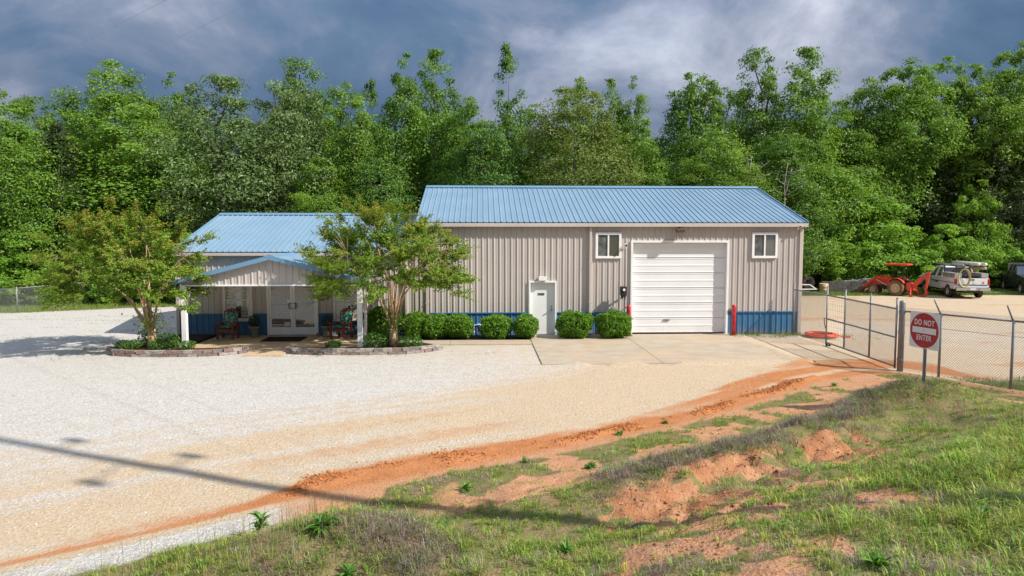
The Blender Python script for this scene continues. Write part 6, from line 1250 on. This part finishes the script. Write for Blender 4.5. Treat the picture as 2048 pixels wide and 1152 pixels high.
def f_left(n):
    x = g.uniform(-32, -15, n); y = g.uniform(35, 43, n); p = sstep(36.6, 38.2, y+0.9*(fbm(x*0.5, y*0.5, 73, 3)-0.5)-0.45*np.clip(x+24, 0, 60))*0.9; return x, y, p
strip('yard_grass', 'grass strip along the low fence at the left edge', f_left, 30000, (0.08, 0.25), (0.012, 0.028), 13, 1.1)
def f_wall(n):
    x = g.uniform(9.9, 15.2, n); y = g.uniform(26.3, 28.05, n); p = (x < 12.8)*sstep(26.6, 27.8, y)*0.8+(x > 12.3)*sstep(0.45, 0.6, fbm(x*1.5, y*1.5, 15, 3))*0.7; return x, y, p*(0.2+0.8*sstep(0.42, 0.55, fbm(x*2.2, y*2.2, 16, 2)))
strip('wall_weeds', 'weedy grass along the shop foot right of the garage door', f_wall, 7000, (0.05, 0.22), (0.006, 0.014), 14)
def f_bed(n):
    x = g.uniform(-15.5, 0.5, n); y = g.uniform(22.6, 27.5, n); nn = fbm(x*1.6, y*1.6, 18, 3); p = (np.exp(-((y-23.4-0.09*np.clip(x+3, 0, 9)*1.6)/0.16)**2)*sstep(0.42, 0.6, nn)*(x > -13)*0.8+(x < -12.7)*sstep(0.52, 0.66, nn)*0.45); return x, y, p
strip('bed_edge_grass', 'thin grass growing out of the gravel around the beds', f_bed, 16000, (0.03, 0.10), (0.006, 0.012), 15)
def f_drive(n):
    x = g.uniform(-24, -13, n); y = g.uniform(26, 36, n); nn = fbm(x*0.5, y*1.6, 28, 4); p = sstep(0.56, 0.68, nn)*0.5; return x, y, p
strip('drive_grass', 'sparse grass patches in the gravel left of the office', f_drive, 18000, (0.03, 0.09), (0.008, 0.016), 16)

# broad-leaved weeds, each leaf its own piece
def leaf_piece(l, w, curl, seed):
    m = MB(); n_ = 6; r_ = random.Random(seed); L_, Rr, Mi = [], [], []
    for i in range(n_+1):
        f = i/n_; ww = w*math.sin(math.pi*min(1, f*0.92+0.06))**0.8; z = l*(0.75*f-curl*f*f); x = l*f*(0.55+0.35*f)
        Mi.append((x, 0, z)); L_.append((x, ww/2, z+0.22*ww)); Rr.append((x, -ww/2, z+0.22*ww))
    for i in range(n_): m.quad(Mi[i], Mi[i+1], L_[i+1], L_[i]); m.quad(Mi[i+1], Mi[i], Rr[i], Rr[i+1])
    me = m.mesh('weed_leaf', M['weed'], fix=False); a = me.attributes.new('tint', 'FLOAT', 'POINT'); a.data.foreach_set('value', [r_.uniform(0.25, 0.95)]*len(me.vertices)); return me
LP = [leaf_piece(0.28, 0.075, 0.45, 1), leaf_piece(0.24, 0.070, 0.7, 2), leaf_piece(0.32, 0.070, 0.5, 3), leaf_piece(0.20, 0.075, 0.8, 4), leaf_piece(0.30, 0.06, 0.35, 5)]
WEEDS = [(-2.85, 9.0, 1.05, 26, 'tall dense leafy weed on the left shoulder of the mound'), (-1.83, 7.92, 1.30, 26, 'large broad-leaved weed on top of the near mound'), (-1.42, 7.25, 0.95, 16, 'broad-leaved weed low on the near face of the mound'), (-2.2, 7.2, 0.75, 14, 'weed near the bottom edge left of the mound'), (-1.2, 8.75, 0.85, 16, 'weed tuft behind the mound crest'),
         (-0.28, 10.79, 0.95, 18, 'rosette weed on the bare clay right of the mound'), (1.79, 11.59, 0.95, 18, 'dark rosette weed on the clay below the bank crest'), (-2.0, 9.6, 0.6, 12, 'small weed beside the clay edge behind the mound'), (0.73, 12.13, 0.7, 12, 'small weed beside the clay ridge near the picture middle'), (2.74, 13.85, 0.75, 14, 'weed rosette along the clay ridge, right of the middle'), (3.88, 14.73, 0.7, 14, 'flat weed rosette farther up the clay ridge'), (9.12, 17.85, 0.85, 14, 'lone weed on the pink clay left of the gate post'),
         (0.9, 7.6, 0.9, 14, 'leafy weed on the grass below the bare clay'), (-0.5, 8.6, 0.7, 12, 'weed on the right shoulder of the mound'), (2.6, 10.9, 0.8, 14, 'weed growing on the grey bank crest left end'), (5.2, 12.6, 0.75, 12, 'weed in the dry grass of the bank crest'), (7.6, 13.9, 0.75, 12, 'weed near the top of the bank crest by the sign'), (3.3, 5.6, 1.0, 16, 'coarse leafy tuft in the grass at the lower right'), (4.9, 6.6, 1.0, 16, 'coarse leafy tuft near the right picture edge')]
wr = random.Random(4)
for x, y, sc, nl, lab in WEEDS:
    sc *= 0.62; nl = int(nl*2.0)
    t = thing('weed_plant', (x, y, gz(x, y)-0.01), lab, 'weed', 'broad-leaved weeds on the bank'); tall = 'tall' in lab
    for i in range(nl):
        f = i/nl; o = linkmesh('leaf', wr.choice(LP), t, (wr.uniform(-0.03, 0.03), wr.uniform(-0.03, 0.03), (0.30*f if tall else 0.02)*sc), (wr.uniform(-0.15, 0.15), -wr.uniform(-0.45, 0.85)*(1-f*0.3), wr.uniform(0, 6.28)), (sc*wr.uniform(0.6, 1.1),)*3)
# loose gravel and clay clods
def stones(name, P, size, colr, label, seed, flat=0.6):
    r = np.random.default_rng(seed); n = len(P); B = np.array([(1,0,0),(-1,0,0),(0,1,0),(0,-1,0),(0,0,1),(0,0,-1)], float); V = B[None]*r.uniform(0.6, 1.2, (n, 6, 3)); V[:, :, 2] *= flat; V += r.normal(0, 0.16, (n, 6, 3)); a = r.uniform(0, 6.28, n); c, s = np.cos(a), np.sin(a)
    X = V[:, :, 0]*c[:, None]-V[:, :, 1]*s[:, None]; Y = V[:, :, 0]*s[:, None]+V[:, :, 1]*c[:, None]; V = np.stack([X, Y, V[:, :, 2]], 2)*size[:, None, None]+P[:, None]
    F0 = np.array([(0,2,4),(2,1,4),(1,3,4),(3,0,4),(2,0,5),(1,2,5),(3,1,5),(0,3,5)]); F = (np.arange(n)[:, None, None]*6+F0[None]).reshape(-1, 3)
    cc = np.repeat(np.concatenate([colr, np.ones((n, 1))], 1), 6, 0); o = linkmesh(name, np_mesh(name, V.reshape(-1, 3), F, M['loose'], {'col': cc})); tag(o, label, 'gravel', kind='stuff')
n = 26000; x_ = g.uniform(-13, 8, n); y_ = 8.2+(22-8.2)*g.random(n)**1.3; s_ = edge_dist(x_, y_); k_ = (s_ < np.where(x_ < -2.6, 1.2, -0.1)) & ((s_ < -0.5) | (s_ > 0.45)); x_, y_ = x_[k_], y_[k_]; n = len(x_)
v = g.uniform(0.25, 0.60, n)[:, None]; wt = g.random(n)[:, None]; cst = v*np.where(wt < 0.35, np.array([[1.0, 0.80, 0.56]]), np.array([[1.0, 0.975, 0.94]]))
stones('loose_gravel', np.stack([x_, y_, ground_z(x_, y_)], 1), g.uniform(0.006, 0.020, n), cst, 'loose white and tan gravel scattered over the yard', 5)
n = 9000; i = g.integers(2, 8, n); f = g.random(n); E0, E1 = EDGE[i], EDGE[np.minimum(i+1, len(EDGE)-1)]; p = E0+(E1-E0)*f[:, None]; d = (E1-E0)/np.linalg.norm(E1-E0, axis=1, keepdims=True); nrm = np.stack([d[:, 1], -d[:, 0]], 1)
off = g.normal(0.03, 0.13, n)-np.abs(g.normal(0, 0.25, n))*((p[:, 0] > -3) & (p[:, 0] < 1)); p = p+nrm*off[:, None]; keep = (p[:, 0] > -3.0) & (g.random(len(p)) < sstep(0.36, 0.56, fbm(p[:, 0]*0.9, p[:, 1]*0.9, 59, 3))); p = p[keep]; n = len(p)
cc = np.array([[0.40, 0.145, 0.050]])*g.uniform(0.6, 1.25, (n, 1)); stones('clay_clods', np.stack([p[:, 0], p[:, 1], ground_z(p[:, 0], p[:, 1])+0.004], 1), g.uniform(0.008, 0.045, n)*g.uniform(0.4, 1, n), cc, 'lumpy orange clay clods along the edge of the gravel', 6, 0.75)
n = 26000; x_ = g.uniform(0.5, 9.5, n); y_ = g.uniform(6, 15.5, n); s_ = edge_dist(x_, y_); _, b2, g2, l2 = cover_masks(x_, y_, s_); k_ = g.random(n) < np.clip(g2+l2*0.8+0.05*b2, 0, 1); x_, y_ = x_[k_], y_[k_]; n = len(x_)
cc = np.array([[0.36, 0.185, 0.095]])*g.uniform(0.45, 1.35, (n, 1)); stones('gully_clods', np.stack([x_, y_, ground_z(x_, y_)], 1), g.uniform(0.006, 0.045, n)*g.random(n)**1.5, cc, 'crumbled clay lumps in the washed-out gully', 7, 0.75)
